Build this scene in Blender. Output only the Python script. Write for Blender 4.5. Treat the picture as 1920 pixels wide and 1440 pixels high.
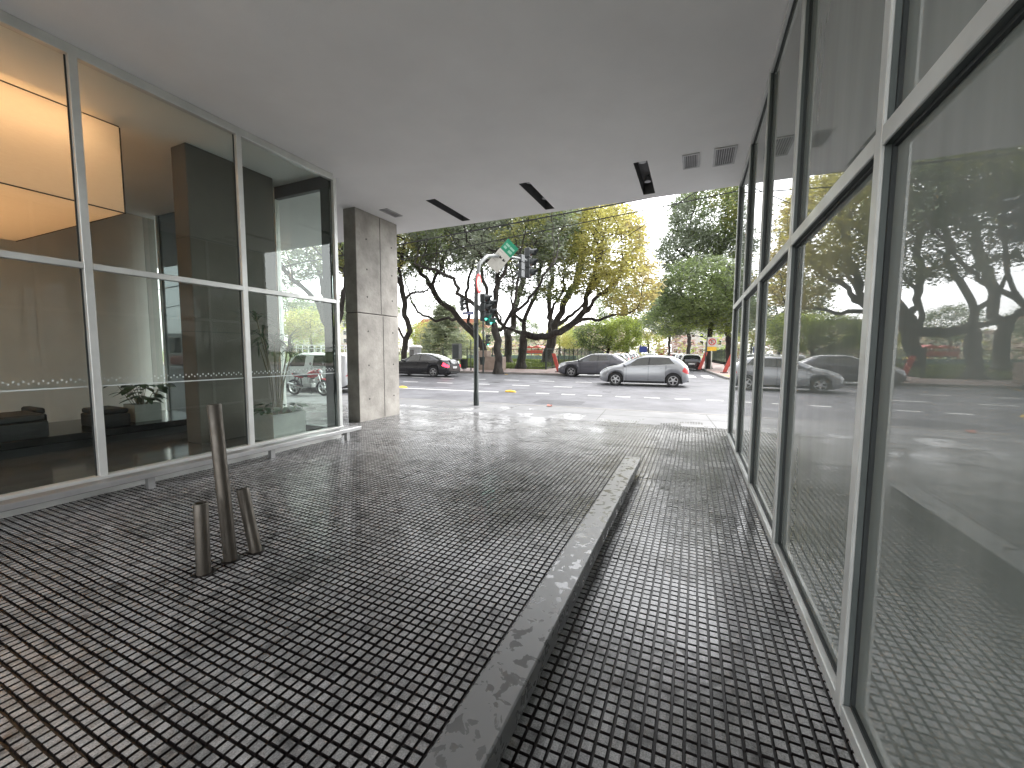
import bpy, bmesh, math, random
import numpy as np
from mathutils import Vector, Matrix
random.seed(7)
rng = np.random.default_rng(11)
for o in list(bpy.data.objects):
    bpy.data.objects.remove(o)
scene = bpy.context.scene
COL = scene.collection
R = math.radians

# ------------------------------------------------------------------ camera
FPX, YAW, PITCH, ROLL, CAMH = 760.0, 0.4206, 0.0789, 0.0052, 1.4413
cam = bpy.data.cameras.new('camera')
cam.sensor_fit = 'HORIZONTAL'
cam.sensor_width = 36.0
cam.lens = FPX / 1920 * 36.0
cam.clip_start = 0.05
cam.clip_end = 1500
camo = bpy.data.objects.new('camera', cam)
COL.objects.link(camo)
fw = Vector((-math.sin(YAW) * math.cos(PITCH), math.cos(YAW) * math.cos(PITCH), -math.sin(PITCH)))
rt0 = Vector((math.cos(YAW), math.sin(YAW), 0))
up0 = rt0.cross(fw)
rt = rt0 * math.cos(ROLL) + up0 * math.sin(ROLL)
up = -rt0 * math.sin(ROLL) + up0 * math.cos(ROLL)
camo.matrix_world = Matrix(((rt.x, up.x, -fw.x, 0), (rt.y, up.y, -fw.y, 0), (rt.z, up.z, -fw.z, CAMH), (0, 0, 0, 1)))
scene.camera = camo

# ------------------------------------------------------------------ world and sun (overcast)
SUN_EL, SUN_AZ = 52.0, 30.0
world = bpy.data.worlds.new('World')
scene.world = world
world.use_nodes = True
wn = world.node_tree
wn.nodes.clear()
sky = wn.nodes.new('ShaderNodeTexSky')
sky.sky_type = 'NISHITA'
sky.sun_disc = False
sky.sun_elevation = R(SUN_EL)
sky.sun_rotation = R(SUN_AZ)
sky.air_density = 1.0
sky.dust_density = 1.5
sky.ozone_density = 1.0
hsv = wn.nodes.new('ShaderNodeHueSaturation')      # overcast: the cloud layer takes the blue out
hsv.inputs['Saturation'].default_value = 0.09
bg = wn.nodes.new('ShaderNodeBackground')
bg.inputs['Strength'].default_value = 0.15
wo = wn.nodes.new('ShaderNodeOutputWorld')
wn.links.new(sky.outputs[0], hsv.inputs['Color'])
wn.links.new(hsv.outputs[0], bg.inputs['Color'])
wn.links.new(bg.outputs[0], wo.inputs['Surface'])
sl = bpy.data.lights.new('sun', 'SUN')
sl.energy = 0.6
sl.angle = R(40)
sl.color = (1.0, 0.97, 0.94)
slo = bpy.data.objects.new('sun', sl)
COL.objects.link(slo)
_sd = Vector((math.sin(R(SUN_AZ)) * math.cos(R(SUN_EL)), math.cos(R(SUN_AZ)) * math.cos(R(SUN_EL)), math.sin(R(SUN_EL))))
slo.rotation_euler = (-_sd).to_track_quat('-Z', 'Y').to_euler()
scene.view_settings.view_transform = 'Standard'
scene.view_settings.look = 'None'
scene.view_settings.exposure = 2.58
scene.view_settings.gamma = 1.0
scene.view_settings.use_curve_mapping = False
scene.render.engine = 'CYCLES'
scene.cycles.use_denoising = True
scene.cycles.max_bounces = 10
scene.cycles.diffuse_bounces = 5
scene.cycles.glossy_bounces = 5
scene.cycles.transmission_bounces = 6
scene.cycles.transparent_max_bounces = 16
scene.cycles.sample_clamp_indirect = 6.0
scene.cycles.caustics_reflective = False
scene.cycles.caustics_refractive = False
scene.cycles.use_adaptive_sampling = True
scene.cycles.adaptive_threshold = 0.015

# ------------------------------------------------------------------ helpers
def pray(px, py):
    return rt * ((px - 960) / FPX) + up * (-(py - 720) / FPX) + fw
def gz(px, py, z=0.0):
    d = pray(px, py); t = (z - CAMH) / d.z
    return Vector((d.x * t, d.y * t, z))
def gy(px, py, y):
    d = pray(px, py); t = y / d.y
    return Vector((d.x * t, y, CAMH + d.z * t))
def gx(px, py, x):
    d = pray(px, py); t = x / d.x
    return Vector((x, d.y * t, CAMH + d.z * t))

class MB:
    """collects geometry for one mesh; mi is the current material slot"""
    def __init__(s):
        s.v = []; s.f = []; s.m = []; s.mi = 0
    def add(s, vs, fs, M=None):
        b = len(s.v)
        s.v += [tuple(M @ Vector(p)) if M is not None else tuple(p) for p in vs]
        for f in fs:
            s.f.append([b + i for i in f]); s.m.append(s.mi)
        return s
    def box(s, x0, x1, y0, y1, z0, z1, M=None):
        return s.add([(x0, y0, z0), (x1, y0, z0), (x1, y1, z0), (x0, y1, z0), (x0, y0, z1), (x1, y0, z1), (x1, y1, z1), (x0, y1, z1)],
                     [(0, 3, 2, 1), (4, 5, 6, 7), (0, 1, 5, 4), (1, 2, 6, 5), (2, 3, 7, 6), (3, 0, 4, 7)], M)
    def cyl(s, p0, p1, r0, r1=None, n=12, caps=True):
        return s.tube([p0, p1], [r0, r0 if r1 is None else r1], n, caps)
    def tube(s, pts, rad, n=8, caps=True):
        pts = [Vector(p) for p in pts]
        if not isinstance(rad, (list, tuple)): rad = [rad] * len(pts)
        b = len(s.v); pr = None
        for i, p in enumerate(pts):
            t = (pts[min(i + 1, len(pts) - 1)] - pts[max(i - 1, 0)])
            t = t.normalized() if t.length > 1e-9 else Vector((0, 0, 1))
            if pr is None:
                a = Vector((1, 0, 0)) if abs(t.x) < 0.8 else Vector((0, 1, 0))
            else:
                a = pr
            a = (a - t * a.dot(t))
            a = a.normalized() if a.length > 1e-6 else t.orthogonal().normalized()
            c = t.cross(a); pr = a
            for k in range(n):
                an = 2 * math.pi * k / n
                s.v.append(tuple(p + (a * math.cos(an) + c * math.sin(an)) * rad[i]))
        for i in range(len(pts) - 1):
            for k in range(n):
                k2 = (k + 1) % n
                s.f.append([b + i * n + k, b + i * n + k2, b + (i + 1) * n + k2, b + (i + 1) * n + k]); s.m.append(s.mi)
        if caps:
            s.f.append([b + k for k in range(n)][::-1]); s.m.append(s.mi)
            e = b + (len(pts) - 1) * n
            s.f.append([e + k for k in range(n)]); s.m.append(s.mi)
        return s
    def lathe(s, prof, n=24, M=None, close=False):
        """prof: (radius, height) pairs round local Z"""
        vs = []; fs = []
        for r, z in prof:
            for k in range(n):
                a = 2 * math.pi * k / n
                vs.append((r * math.cos(a), r * math.sin(a), z))
        m = len(prof)
        for i in range(m if close else m - 1):
            j = (i + 1) % m
            for k in range(n):
                k2 = (k + 1) % n
                fs.append((i * n + k, i * n + k2, j * n + k2, j * n + k))
        if not close:
            if prof[0][0] > 1e-6: fs.append(tuple(range(n))[::-1])
            if prof[-1][0] > 1e-6: fs.append(tuple((m - 1) * n + k for k in range(n)))
        return s.add(vs, fs, M)
    def prism(s, poly, d0, d1, M=None):
        """poly in local XZ, extruded along local Y"""
        n = len(poly)
        vs = [(x, d0, z) for x, z in poly] + [(x, d1, z) for x, z in poly]
        fs = [tuple(range(n)), tuple(range(2 * n - 1, n - 1, -1))]
        for i in range(n):
            j = (i + 1) % n
            fs.append((i, i + n, j + n, j))
        return s.add(vs, fs, M)
    def mesh(s, name, mats, smooth=False):
        me = bpy.data.meshes.new(name)
        me.from_pydata(s.v, [], s.f)
        for m in (mats if isinstance(mats, (list, tuple)) else [mats]):
            me.materials.append(m)
        if len(me.materials) > 1:
            me.polygons.foreach_set('material_index', s.m)
        if smooth:
            me.polygons.foreach_set('use_smooth', [True] * len(me.polygons))
            try:
                me.set_sharp_from_angle(angle=R(smooth if smooth is not True else 40))
            except Exception:
                pass
        me.update()
        return me
    def build(s, name, mats, parent=None, smooth=False, bevel=0.0, loc=None, fix=False):
        me = s.mesh(name, mats, smooth)
        if bevel or fix:
            bm = bmesh.new(); bm.from_mesh(me)
            bmesh.ops.recalc_face_normals(bm, faces=bm.faces)
            if bevel:
                es = [e for e in bm.edges if len(e.link_faces) == 2 and e.calc_face_angle(0) > 0.6]
                bmesh.ops.bevel(bm, geom=es, offset=bevel, segments=1, affect='EDGES', clamp_overlap=True)
            bm.to_mesh(me); bm.free()
        return link(name, me, parent, loc)

def link(name, me, parent=None, loc=None):
    o = bpy.data.objects.new(name, me)
    COL.objects.link(o)
    if parent is not None: o.parent = parent
    if loc is not None: o.location = loc
    return o
def tag(o, label=None, cat=None, group=None, kind=None):
    if label: o['label'] = label
    if cat: o['category'] = cat
    if group: o['group'] = group
    if kind: o['kind'] = kind
    return o
def thing(name, label, cat, loc=(0, 0, 0), rz=0.0, group=None):
    o = bpy.data.objects.new(name, None)
    COL.objects.link(o)
    o.location = loc; o.rotation_euler = (0, 0, rz)
    o.empty_display_size = 0.2
    return tag(o, label, cat, group)
def copy_tree(o, parent=None):
    c = o.copy(); COL.objects.link(c); c.parent = parent
    for ch in list(o.children): copy_tree(ch, c)
    return c

# ------------------------------------------------------------------ materials
def mat(name, col, rough=0.5, metal=0.0, col2=None, scale=4.0, var=0.18, bump=0.0, bscale=60.0, spec=0.5, coat=0.0,
        rvar=0.0, detail=6.0, coord='Object', stretch=None, rand=0.0):
    m = bpy.data.materials.new(name); m.use_nodes = True
    nt = m.node_tree; p = nt.nodes['Principled BSDF']
    tc = nt.nodes.new('ShaderNodeTexCoord')
    src = tc.outputs[coord]
    if coord == 'World':
        pass
    if stretch:
        mp = nt.nodes.new('ShaderNodeMapping'); mp.inputs['Scale'].default_value = stretch
        nt.links.new(src, mp.inputs['Vector']); src = mp.outputs[0]
    nz = nt.nodes.new('ShaderNodeTexNoise')
    nz.inputs['Scale'].default_value = scale; nz.inputs['Detail'].default_value = detail; nz.inputs['Roughness'].default_value = 0.6
    nt.links.new(src, nz.inputs['Vector'])
    rp = nt.nodes.new('ShaderNodeValToRGB')
    a = [c * (1 - var) for c in col]; b = [min(1, c * (1 + var)) for c in (col2 or col)]
    rp.color_ramp.elements[0].position = 0.32; rp.color_ramp.elements[1].position = 0.68
    rp.color_ramp.elements[0].color = (*a, 1); rp.color_ramp.elements[1].color = (*b, 1)
    nt.links.new(nz.outputs[0], rp.inputs[0])
    cout = rp.outputs[0]
    if rand:
        oi = nt.nodes.new('ShaderNodeObjectInfo')
        mr = nt.nodes.new('ShaderNodeMapRange')
        mr.inputs['To Min'].default_value = 1 - rand; mr.inputs['To Max'].default_value = 1 + rand
        nt.links.new(oi.outputs['Random'], mr.inputs['Value'])
        hs = nt.nodes.new('ShaderNodeHueSaturation')
        nt.links.new(mr.outputs[0], hs.inputs['Value']); nt.links.new(cout, hs.inputs['Color'])
        cout = hs.outputs[0]
    nt.links.new(cout, p.inputs['Base Color'])
    p.inputs['Roughness'].default_value = rough
    if rvar:
        mr = nt.nodes.new('ShaderNodeMapRange')
        mr.inputs['From Min'].default_value = 0.3; mr.inputs['From Max'].default_value = 0.7
        mr.inputs['To Min'].default_value = max(0.02, rough - rvar); mr.inputs['To Max'].default_value = min(1, rough + rvar)
        n2 = nt.nodes.new('ShaderNodeTexNoise'); n2.inputs['Scale'].default_value = scale * 1.7; n2.inputs['Detail'].default_value = 4
        nt.links.new(src, n2.inputs['Vector'])
        nt.links.new(n2.outputs[0], mr.inputs['Value']); nt.links.new(mr.outputs[0], p.inputs['Roughness'])
    p.inputs['Metallic'].default_value = metal
    p.inputs['Specular IOR Level'].default_value = spec
    p.inputs['Coat Weight'].default_value = coat
    p.inputs['Coat Roughness'].default_value = 0.04
    if bump:
        nb = nt.nodes.new('ShaderNodeTexNoise'); nb.inputs['Scale'].default_value = bscale; nb.inputs['Detail'].default_value = 5
        nt.links.new(src, nb.inputs['Vector'])
        bp = nt.nodes.new('ShaderNodeBump'); bp.inputs['Strength'].default_value = bump; bp.inputs['Distance'].default_value = 0.02
        nt.links.new(nb.outputs[0], bp.inputs['Height']); nt.links.new(bp.outputs[0], p.inputs['Normal'])
    return m
def emit(name, col, strength):
    m = bpy.data.materials.new(name); m.use_nodes = True
    nt = m.node_tree; p = nt.nodes['Principled BSDF']
    p.inputs['Base Color'].default_value = (*[c * 0.7 for c in col], 1)
    p.inputs['Emission Color'].default_value = (*col, 1)
    p.inputs['Emission Strength'].default_value = strength
    return m
def glassmat(name, tint, ior=1.6, rough=0.0):
    m = bpy.data.materials.new(name); m.use_nodes = True
    nt = m.node_tree; nt.nodes.clear()
    out = nt.nodes.new('ShaderNodeOutputMaterial')
    mx = nt.nodes.new('ShaderNodeMixShader'); tr = nt.nodes.new('ShaderNodeBsdfTransparent'); gl = nt.nodes.new('ShaderNodeBsdfGlossy')
    tr.inputs[0].default_value = (*tint, 1); gl.inputs['Roughness'].default_value = rough
    gl.inputs['Color'].default_value = (0.92, 0.97, 0.94, 1)
    fr = nt.nodes.new('ShaderNodeFresnel'); fr.inputs['IOR'].default_value = ior
    ge = nt.nodes.new('ShaderNodeNewGeometry')
    mu = nt.nodes.new('ShaderNodeMath'); mu.operation = 'MULTIPLY'
    iv = nt.nodes.new('ShaderNodeMath'); iv.operation = 'SUBTRACT'; iv.inputs[0].default_value = 1.0
    nt.links.new(ge.outputs['Backfacing'], iv.inputs[1])
    nt.links.new(fr.outputs[0], mu.inputs[0]); nt.links.new(iv.outputs[0], mu.inputs[1])
    nt.links.new(mu.outputs[0], mx.inputs[0]); nt.links.new(tr.outputs[0], mx.inputs[1]); nt.links.new(gl.outputs[0], mx.inputs[2])
    nt.links.new(mx.outputs[0], out.inputs[0])
    return m

M = {}
M['plaster'] = mat('ceiling_plaster', (0.86, 0.85, 0.84), 0.85, scale=0.6, var=0.05, bump=0.12, bscale=90)
M['darkslot'] = mat('slot_paint', (0.10, 0.10, 0.10), 0.6)
M['grille'] = mat('grille_metal', (0.42, 0.42, 0.42), 0.5, 0.3)
M['frame'] = mat('aluminium_frame', (0.62, 0.63, 0.61), 0.42, 0.35, scale=3, var=0.10, rvar=0.12)
M['frame_in'] = mat('inner_gasket', (0.03, 0.035, 0.035), 0.6)
M['steel'] = mat('galvanised_steel', (0.40, 0.40, 0.40), 0.4, 0.6, scale=2, var=0.12, rvar=0.08)
M['pipe'] = mat('worn_pipe_steel', (0.13, 0.117, 0.10), 0.45, 0.6, col2=(0.08, 0.068, 0.055), scale=9, var=0.2, rvar=0.15, bump=0.1, bscale=80)
M['film'] = None
M['pave'] = mat('smooth_pavement', (0.15, 0.15, 0.154), 0.6, scale=0.9, var=0.22, rvar=0.08, bump=0.1, bscale=40)
M['asphalt'] = mat('asphalt', (0.086, 0.086, 0.095), 0.6, scale=0.7, var=0.25, rvar=0.12, bump=0.25, bscale=55, col2=(0.105, 0.105, 0.116))
M['paint'] = mat('road_paint', (0.75, 0.75, 0.72), 0.6, scale=9, var=0.2)
M['ypaint'] = mat('yellow_paint', (0.75, 0.47, 0.05), 0.6, scale=9, var=0.2)
M['rearbounce'] = mat('rear_bounce_paving', (0.50, 0.49, 0.475), 0.7, scale=0.8, var=0.12)  # added rear paving, kept pale to bounce light under the porch
M['brick_pave'] = mat('reddish_pavement', (0.26, 0.17, 0.15), 0.65, scale=1.3, var=0.25, bump=0.2, bscale=30, col2=(0.31, 0.23, 0.21))
M['kerb'] = mat('kerb_granite', (0.20, 0.19, 0.18), 0.7, scale=5, var=0.2)
M['soil'] = mat('park_soil', (0.10, 0.12, 0.05), 0.9, scale=0.6, var=0.3, col2=(0.14, 0.17, 0.06))
M['orange'] = mat('orange_ramp', (0.55, 0.22, 0.08), 0.7, scale=6)
M['black'] = mat('black_gloss', (0.012, 0.012, 0.013), 0.18, scale=8)
M['blackmatte'] = mat('black_matte', (0.02, 0.02, 0.022), 0.55, scale=8)
M['rubber'] = mat('tyre_rubber', (0.022, 0.022, 0.024), 0.75, scale=20)
M['rim'] = mat('alloy_rim', (0.45, 0.45, 0.46), 0.28, 0.9, scale=10)
M['carglass'] = mat('car_window_glass', (0.018, 0.021, 0.023), 0.04, scale=3, spec=0.7, coat=0.6)
M['chrome'] = mat('chrome_trim', (0.6, 0.6, 0.6), 0.15, 1.0, scale=5, var=0.05)
M['redlight'] = mat('red_lens', (0.55, 0.015, 0.02), 0.12, scale=8, coat=0.6)
M['brakelit'] = emit('lit_tail_lamp', (1.0, 0.03, 0.06), 1.1)
M['headlight'] = mat('headlight_lens', (0.55, 0.57, 0.6), 0.1, 0.3, scale=14, coat=0.6)
M['plate'] = mat('number_plate', (0.6, 0.6, 0.6), 0.5, scale=60, var=0.3)
M['green_pole'] = mat('dark_green_pole', (0.022, 0.03, 0.028), 0.42, scale=5, var=0.25)
M['greypole'] = mat('grey_pole_paint', (0.14, 0.15, 0.15), 0.45, scale=5, var=0.2)
M['signal'] = mat('signal_housing', (0.045, 0.052, 0.055), 0.45, scale=5)
M['signal_back'] = mat('signal_back_grey', (0.30, 0.32, 0.34), 0.45, scale=5)
M['greenlens'] = emit('lit_green_lens', (0.05, 0.9, 0.6), 1.6)
M['darklens'] = mat('unlit_lens', (0.05, 0.02, 0.015), 0.2, scale=5)
M['signgreen'] = mat('green_sign_sheet', (0.01, 0.24, 0.13), 0.5, scale=9, var=0.08)
M['signlight'] = mat('pale_green_print', (0.28, 0.52, 0.40), 0.5, scale=9, var=0.06)
M['signwhite'] = mat('white_sign_sheet', (0.55, 0.54, 0.50), 0.5, scale=9, var=0.08)
M['signred'] = mat('red_sign_sheet', (0.5, 0.04, 0.04), 0.5, scale=9, var=0.08)
M['signblue'] = mat('blue_sign_sheet', (0.04, 0.06, 0.24), 0.5, scale=9, var=0.08)
M['ink'] = mat('black_print', (0.02, 0.02, 0.022), 0.6)
M['redbar'] = mat('red_barrier_paint', (0.42, 0.07, 0.055), 0.55, scale=6, var=0.15)
M['teal'] = mat('teal_play_paint', (0.16, 0.22, 0.22), 0.6, scale=6)
M['white'] = mat('white_paint', (0.72, 0.74, 0.74), 0.35, scale=3, var=0.05, coat=0.3)
M['stone'] = mat('pale_stone_block', (0.33, 0.27, 0.23), 0.8, scale=2.5, var=0.15, bump=0.2)
M['fence'] = mat('dark_green_iron', (0.018, 0.028, 0.024), 0.5, scale=6)
M['bark'] = mat('tree_bark', (0.022, 0.019, 0.017), 0.9, col2=(0.05, 0.044, 0.04), scale=5, var=0.25, bump=0.9, bscale=14, stretch=(1, 1, 0.35))
M['silver'] = mat('silver_car_paint', (0.30, 0.31, 0.33), 0.28, 0.6, scale=2, var=0.04, coat=0.8)
M['darkgrey'] = mat('dark_grey_car_paint', (0.10, 0.10, 0.115), 0.28, 0.4, scale=2, var=0.06, coat=0.9)
M['blackcar'] = mat('black_car_paint', (0.010, 0.010, 0.013), 0.22, 0.2, scale=2, var=0.06, coat=1.0)
M['carwhite'] = mat('white_car_paint', (0.70, 0.72, 0.73), 0.3, scale=2, var=0.03, coat=0.8)
M['carred'] = mat('red_car_paint', (0.42, 0.03, 0.03), 0.3, scale=2, var=0.05, coat=0.8)
M['wetconcrete'] = None

# frosted film glass of the right-hand shop front: milky film behind a mirror-smooth surface
def film_material():
    m = bpy.data.materials.new('frosted_film_glass'); m.use_nodes = True
    nt = m.node_tree; p = nt.nodes['Principled BSDF']
    tc = nt.nodes.new('ShaderNodeTexCoord'); mp = nt.nodes.new('ShaderNodeMapping')
    mp.inputs['Scale'].default_value = (3.0, 3.0, 0.45)
    nt.links.new(tc.outputs['Object'], mp.inputs['Vector'])
    nz = nt.nodes.new('ShaderNodeTexNoise'); nz.inputs['Scale'].default_value = 1.6; nz.inputs['Detail'].default_value = 4
    nt.links.new(mp.outputs[0], nz.inputs['Vector'])
    rp = nt.nodes.new('ShaderNodeValToRGB')
    rp.color_ramp.elements[0].position = 0.3; rp.color_ramp.elements[1].position = 0.72
    rp.color_ramp.elements[0].color = (0.19, 0.212, 0.195, 1); rp.color_ramp.elements[1].color = (0.29, 0.312, 0.292, 1)
    nt.links.new(nz.outputs[0], rp.inputs[0]); nt.links.new(rp.outputs[0], p.inputs['Base Color'])
    p.inputs['Roughness'].default_value = 0.015
    p.inputs['IOR'].default_value = 2.0
    return m
M['film'] = film_material()
M['glass'] = glassmat('clear_lobby_glass', (0.93, 0.965, 0.945), 1.55)
M['tinted'] = glassmat('dark_tinted_glass', (0.30, 0.32, 0.32), 1.5)

# wet relief tiles
def tile_material():
    m = bpy.data.materials.new('wet_relief_tile'); m.use_nodes = True
    nt = m.node_tree; p = nt.nodes['Principled BSDF']; N = nt.nodes.new; L = nt.links.new
    ge = N('ShaderNodeNewGeometry')
    n1 = N('ShaderNodeTexNoise'); n1.inputs['Scale'].default_value = 0.75; n1.inputs['Detail'].default_value = 5; n1.inputs['Roughness'].default_value = 0.62
    n2 = N('ShaderNodeTexNoise'); n2.inputs['Scale'].default_value = 160; n2.inputs['Detail'].default_value = 2
    n3 = N('ShaderNodeTexNoise'); n3.inputs['Scale'].default_value = 9.0; n3.inputs['Detail'].default_value = 3
    v = N('ShaderNodeTexWhiteNoise'); v.noise_dimensions = '3D'
    sn = N('ShaderNodeVectorMath'); sn.operation = 'SNAP'; sn.inputs[1].default_value = (0.05, 0.05, 1.0)
    of = N('ShaderNodeVectorMath'); of.operation = 'ADD'; of.inputs[1].default_value = (0.0, 0.0, 0.5)
    L(ge.outputs['Position'], of.inputs[0]); L(of.outputs[0], sn.inputs[0]); L(sn.outputs[0], v.inputs['Vector'])
    for n in (n1, n2, n3): L(ge.outputs['Position'], n.inputs['Vector'])
    rp = N('ShaderNodeValToRGB')
    rp.color_ramp.elements[0].position = 0.35; rp.color_ramp.elements[1].position = 0.65
    rp.color_ramp.elements[0].color = (0.26, 0.259, 0.258, 1); rp.color_ramp.elements[1].color = (0.43, 0.428, 0.424, 1)
    L(n2.outputs[0], rp.inputs[0])
    # per square tone
    mr = N('ShaderNodeMapRange'); mr.inputs['To Min'].default_value = 0.72; mr.inputs['To Max'].default_value = 1.15
    L(v.outputs['Value'], mr.inputs['Value'])
    # dirt stains
    r3 = N('ShaderNodeMapRange'); r3.inputs['From Min'].default_value = 0.53; r3.inputs['From Max'].default_value = 0.70
    r3.inputs['To Min'].default_value = 1.0; r3.inputs['To Max'].default_value = 0.45
    L(n3.outputs[0], r3.inputs['Value'])
    mm = N('ShaderNodeMath'); mm.operation = 'MULTIPLY'; L(mr.outputs[0], mm.inputs[0]); L(r3.outputs[0], mm.inputs[1])
    oi = N('ShaderNodeObjectInfo'); ro_ = N('ShaderNodeMapRange'); ro_.inputs['To Min'].default_value = 0.84; ro_.inputs['To Max'].default_value = 1.12
    L(oi.outputs['Random'], ro_.inputs['Value'])
    n4 = N('ShaderNodeTexNoise'); n4.inputs['Scale'].default_value = 1.9; n4.inputs['Detail'].default_value = 7; n4.inputs['Roughness'].default_value = 0.7
    L(ge.outputs['Position'], n4.inputs['Vector'])
    r4 = N('ShaderNodeMapRange'); r4.inputs['From Min'].default_value = 0.52; r4.inputs['From Max'].default_value = 0.68; r4.inputs['To Min'].default_value = 1.0; r4.inputs['To Max'].default_value = 0.55
    L(n4.outputs[0], r4.inputs['Value'])
    m2 = N('ShaderNodeMath'); m2.operation = 'MULTIPLY'; L(mm.outputs[0], m2.inputs[0]); L(ro_.outputs[0], m2.inputs[1])
    m3 = N('ShaderNodeMath'); m3.operation = 'MULTIPLY'; L(m2.outputs[0], m3.inputs[0]); L(r4.outputs[0], m3.inputs[1])
    hs = N('ShaderNodeHueSaturation'); L(rp.outputs[0], hs.inputs['Color']); L(m3.outputs[0], hs.inputs['Value'])
    L(hs.outputs[0], p.inputs['Base Color'])
    # wetness: smoother where the water film lies
    w = N('ShaderNodeMapRange'); w.inputs['From Min'].default_value = 0.40; w.inputs['From Max'].default_value = 0.62
    w.inputs['To Min'].default_value = 0.30; w.inputs['To Max'].default_value = 0.10
    L(n1.outputs[0], w.inputs['Value']); L(w.outputs[0], p.inputs['Roughness'])
    b = N('ShaderNodeBump'); b.inputs['Strength'].default_value = 0.18; b.inputs['Distance'].default_value = 0.004
    L(n3.outputs[0], b.inputs['Height']); L(b.outputs[0], p.inputs['Normal'])
    p.inputs['Specular IOR Level'].default_value = 0.6
    return m
M['tile'] = tile_material()
M['groove'] = mat('wet_dirty_groove', (0.012, 0.009, 0.009), 0.35, scale=20, var=0.3)

# metal beam top with drying water patches
def wetmetal():
    m = bpy.data.materials.new('wet_metal_beam'); m.use_nodes = True
    nt = m.node_tree; p = nt.nodes['Principled BSDF']; N = nt.nodes.new; L = nt.links.new
    ge = N('ShaderNodeNewGeometry')
    n1 = N('ShaderNodeTexNoise'); n1.inputs['Scale'].default_value = 16; n1.inputs['Detail'].default_value = 9; n1.inputs['Distortion'].default_value = 0.5
    L(ge.outputs['Position'], n1.inputs['Vector'])
    rp = N('ShaderNodeValToRGB'); rp.color_ramp.interpolation = 'LINEAR'
    e = rp.color_ramp.elements
    e[0].position = 0.54; e[1].position = 0.60
    e[0].color = (0.27, 0.27, 0.272, 1); e[1].color = (0.20, 0.20, 0.20, 1)
    L(n1.outputs[0], rp.inputs[0]); L(rp.outputs[0], p.inputs['Base Color'])
    rr = N('ShaderNodeMapRange'); rr.inputs['From Min'].default_value = 0.55; rr.inputs['From Max'].default_value = 0.575
    rr.inputs['To Min'].default_value = 0.38; rr.inputs['To Max'].default_value = 0.16
    L(n1.outputs[0], rr.inputs['Value']); L(rr.outputs[0], p.inputs['Roughness'])
    p.inputs['Metallic'].default_value = 0.35
    b = N('ShaderNodeBump'); b.inputs['Strength'].default_value = 0.3; b.inputs['Distance'].default_value = 0.004
    L(rr.outputs[0], b.inputs['Height']); L(b.outputs[0], p.inputs['Normal'])
    return m
M['wetmetal'] = wetmetal()

# board-marked concrete
M['concrete'] = mat('fair_faced_concrete', (0.28, 0.262, 0.235), 0.75, scale=2.2, var=0.2, bump=0.25, bscale=22, col2=(0.35, 0.33, 0.30))
M['concrete_dark'] = mat('brown_lobby_pier', (0.10, 0.088, 0.074), 0.7, scale=2, var=0.15, bump=0.15)
M['joint'] = mat('dark_joint', (0.07, 0.065, 0.06), 0.9)  # own dark colour of joints, seams and tie holes
M['wallfab'] = mat('ribbed_wall_panel', (0.64, 0.63, 0.61), 0.8, scale=3, var=0.04, bump=0.1, bscale=80)
M['lobbyfloor'] = mat('polished_lobby_floor', (0.10, 0.098, 0.095), 0.12, scale=2, var=0.2)
M['backwall'] = mat('passage_back_wall', (0.30, 0.29, 0.27), 0.8, scale=1.5, var=0.1)
M['facade'] = mat('upper_facade', (0.42, 0.41, 0.39), 0.8, scale=0.5, var=0.1)
M['darkpanel'] = mat('dark_panel_glass', (0.05, 0.055, 0.055), 0.12, scale=1.5, var=0.3)
def lampfabric():
    m = bpy.data.materials.new('lamp_fabric'); m.use_nodes = True
    nt = m.node_tree; nt.nodes.clear(); N = nt.nodes.new; L = nt.links.new
    out = N('ShaderNodeOutputMaterial'); a = N('ShaderNodeBsdfTranslucent'); b = N('ShaderNodeBsdfDiffuse'); mx = N('ShaderNodeMixShader')
    nz = N('ShaderNodeTexNoise'); nz.inputs['Scale'].default_value = 60
    rp = N('ShaderNodeValToRGB'); rp.color_ramp.elements[0].color = (.78, .70, .60, 1); rp.color_ramp.elements[1].color = (.86, .79, .69, 1)
    L(nz.outputs[0], rp.inputs[0]); L(rp.outputs[0], a.inputs[0]); L(rp.outputs[0], b.inputs[0])
    mx.inputs[0].default_value = .35; L(a.outputs[0], mx.inputs[1]); L(b.outputs[0], mx.inputs[2]); L(mx.outputs[0], out.inputs[0])
    return m
M['lampskin'] = lampfabric()
M['tube'] = emit('lit_lamp_tube', (1.0, 0.60, 0.33), 3.2)
M['planter'] = mat('grey_planter', (0.33, 0.35, 0.33), 0.7, scale=4, var=0.1)
M['plant'] = mat('indoor_leaf', (0.05, 0.095, 0.045), 0.4, scale=8, var=0.35)
M['twig'] = mat('plant_stem', (0.16, 0.14, 0.09), 0.7)
M['decal'] = mat('frosted_decal', (0.52, 0.56, 0.55), 0.6)

# ------------------------------------------------------------------ street frame
SA = R(4.5)
SO = Vector((-3.2, 10.35, 0))
SU = Vector((math.cos(SA), math.sin(SA), 0)); SV = Vector((-math.sin(SA), math.cos(SA), 0))
RZ = -0.12                      # road level
def sf(u, v, z=0.0):
    return SO + SU * u + SV * v + Vector((0, 0, z))
def sfi(p):
    d = Vector((p.x, p.y, 0)) - SO
    return d.dot(SU), d.dot(SV)
SM = Matrix(((SU.x, SV.x, 0, SO.x), (SU.y, SV.y, 0, SO.y), (0, 0, 1, 0), (0, 0, 0, 1)))

XL, XR, ZC = -5.34, 0.58, 4.25  # left glass front, right glass front, ceiling

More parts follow.
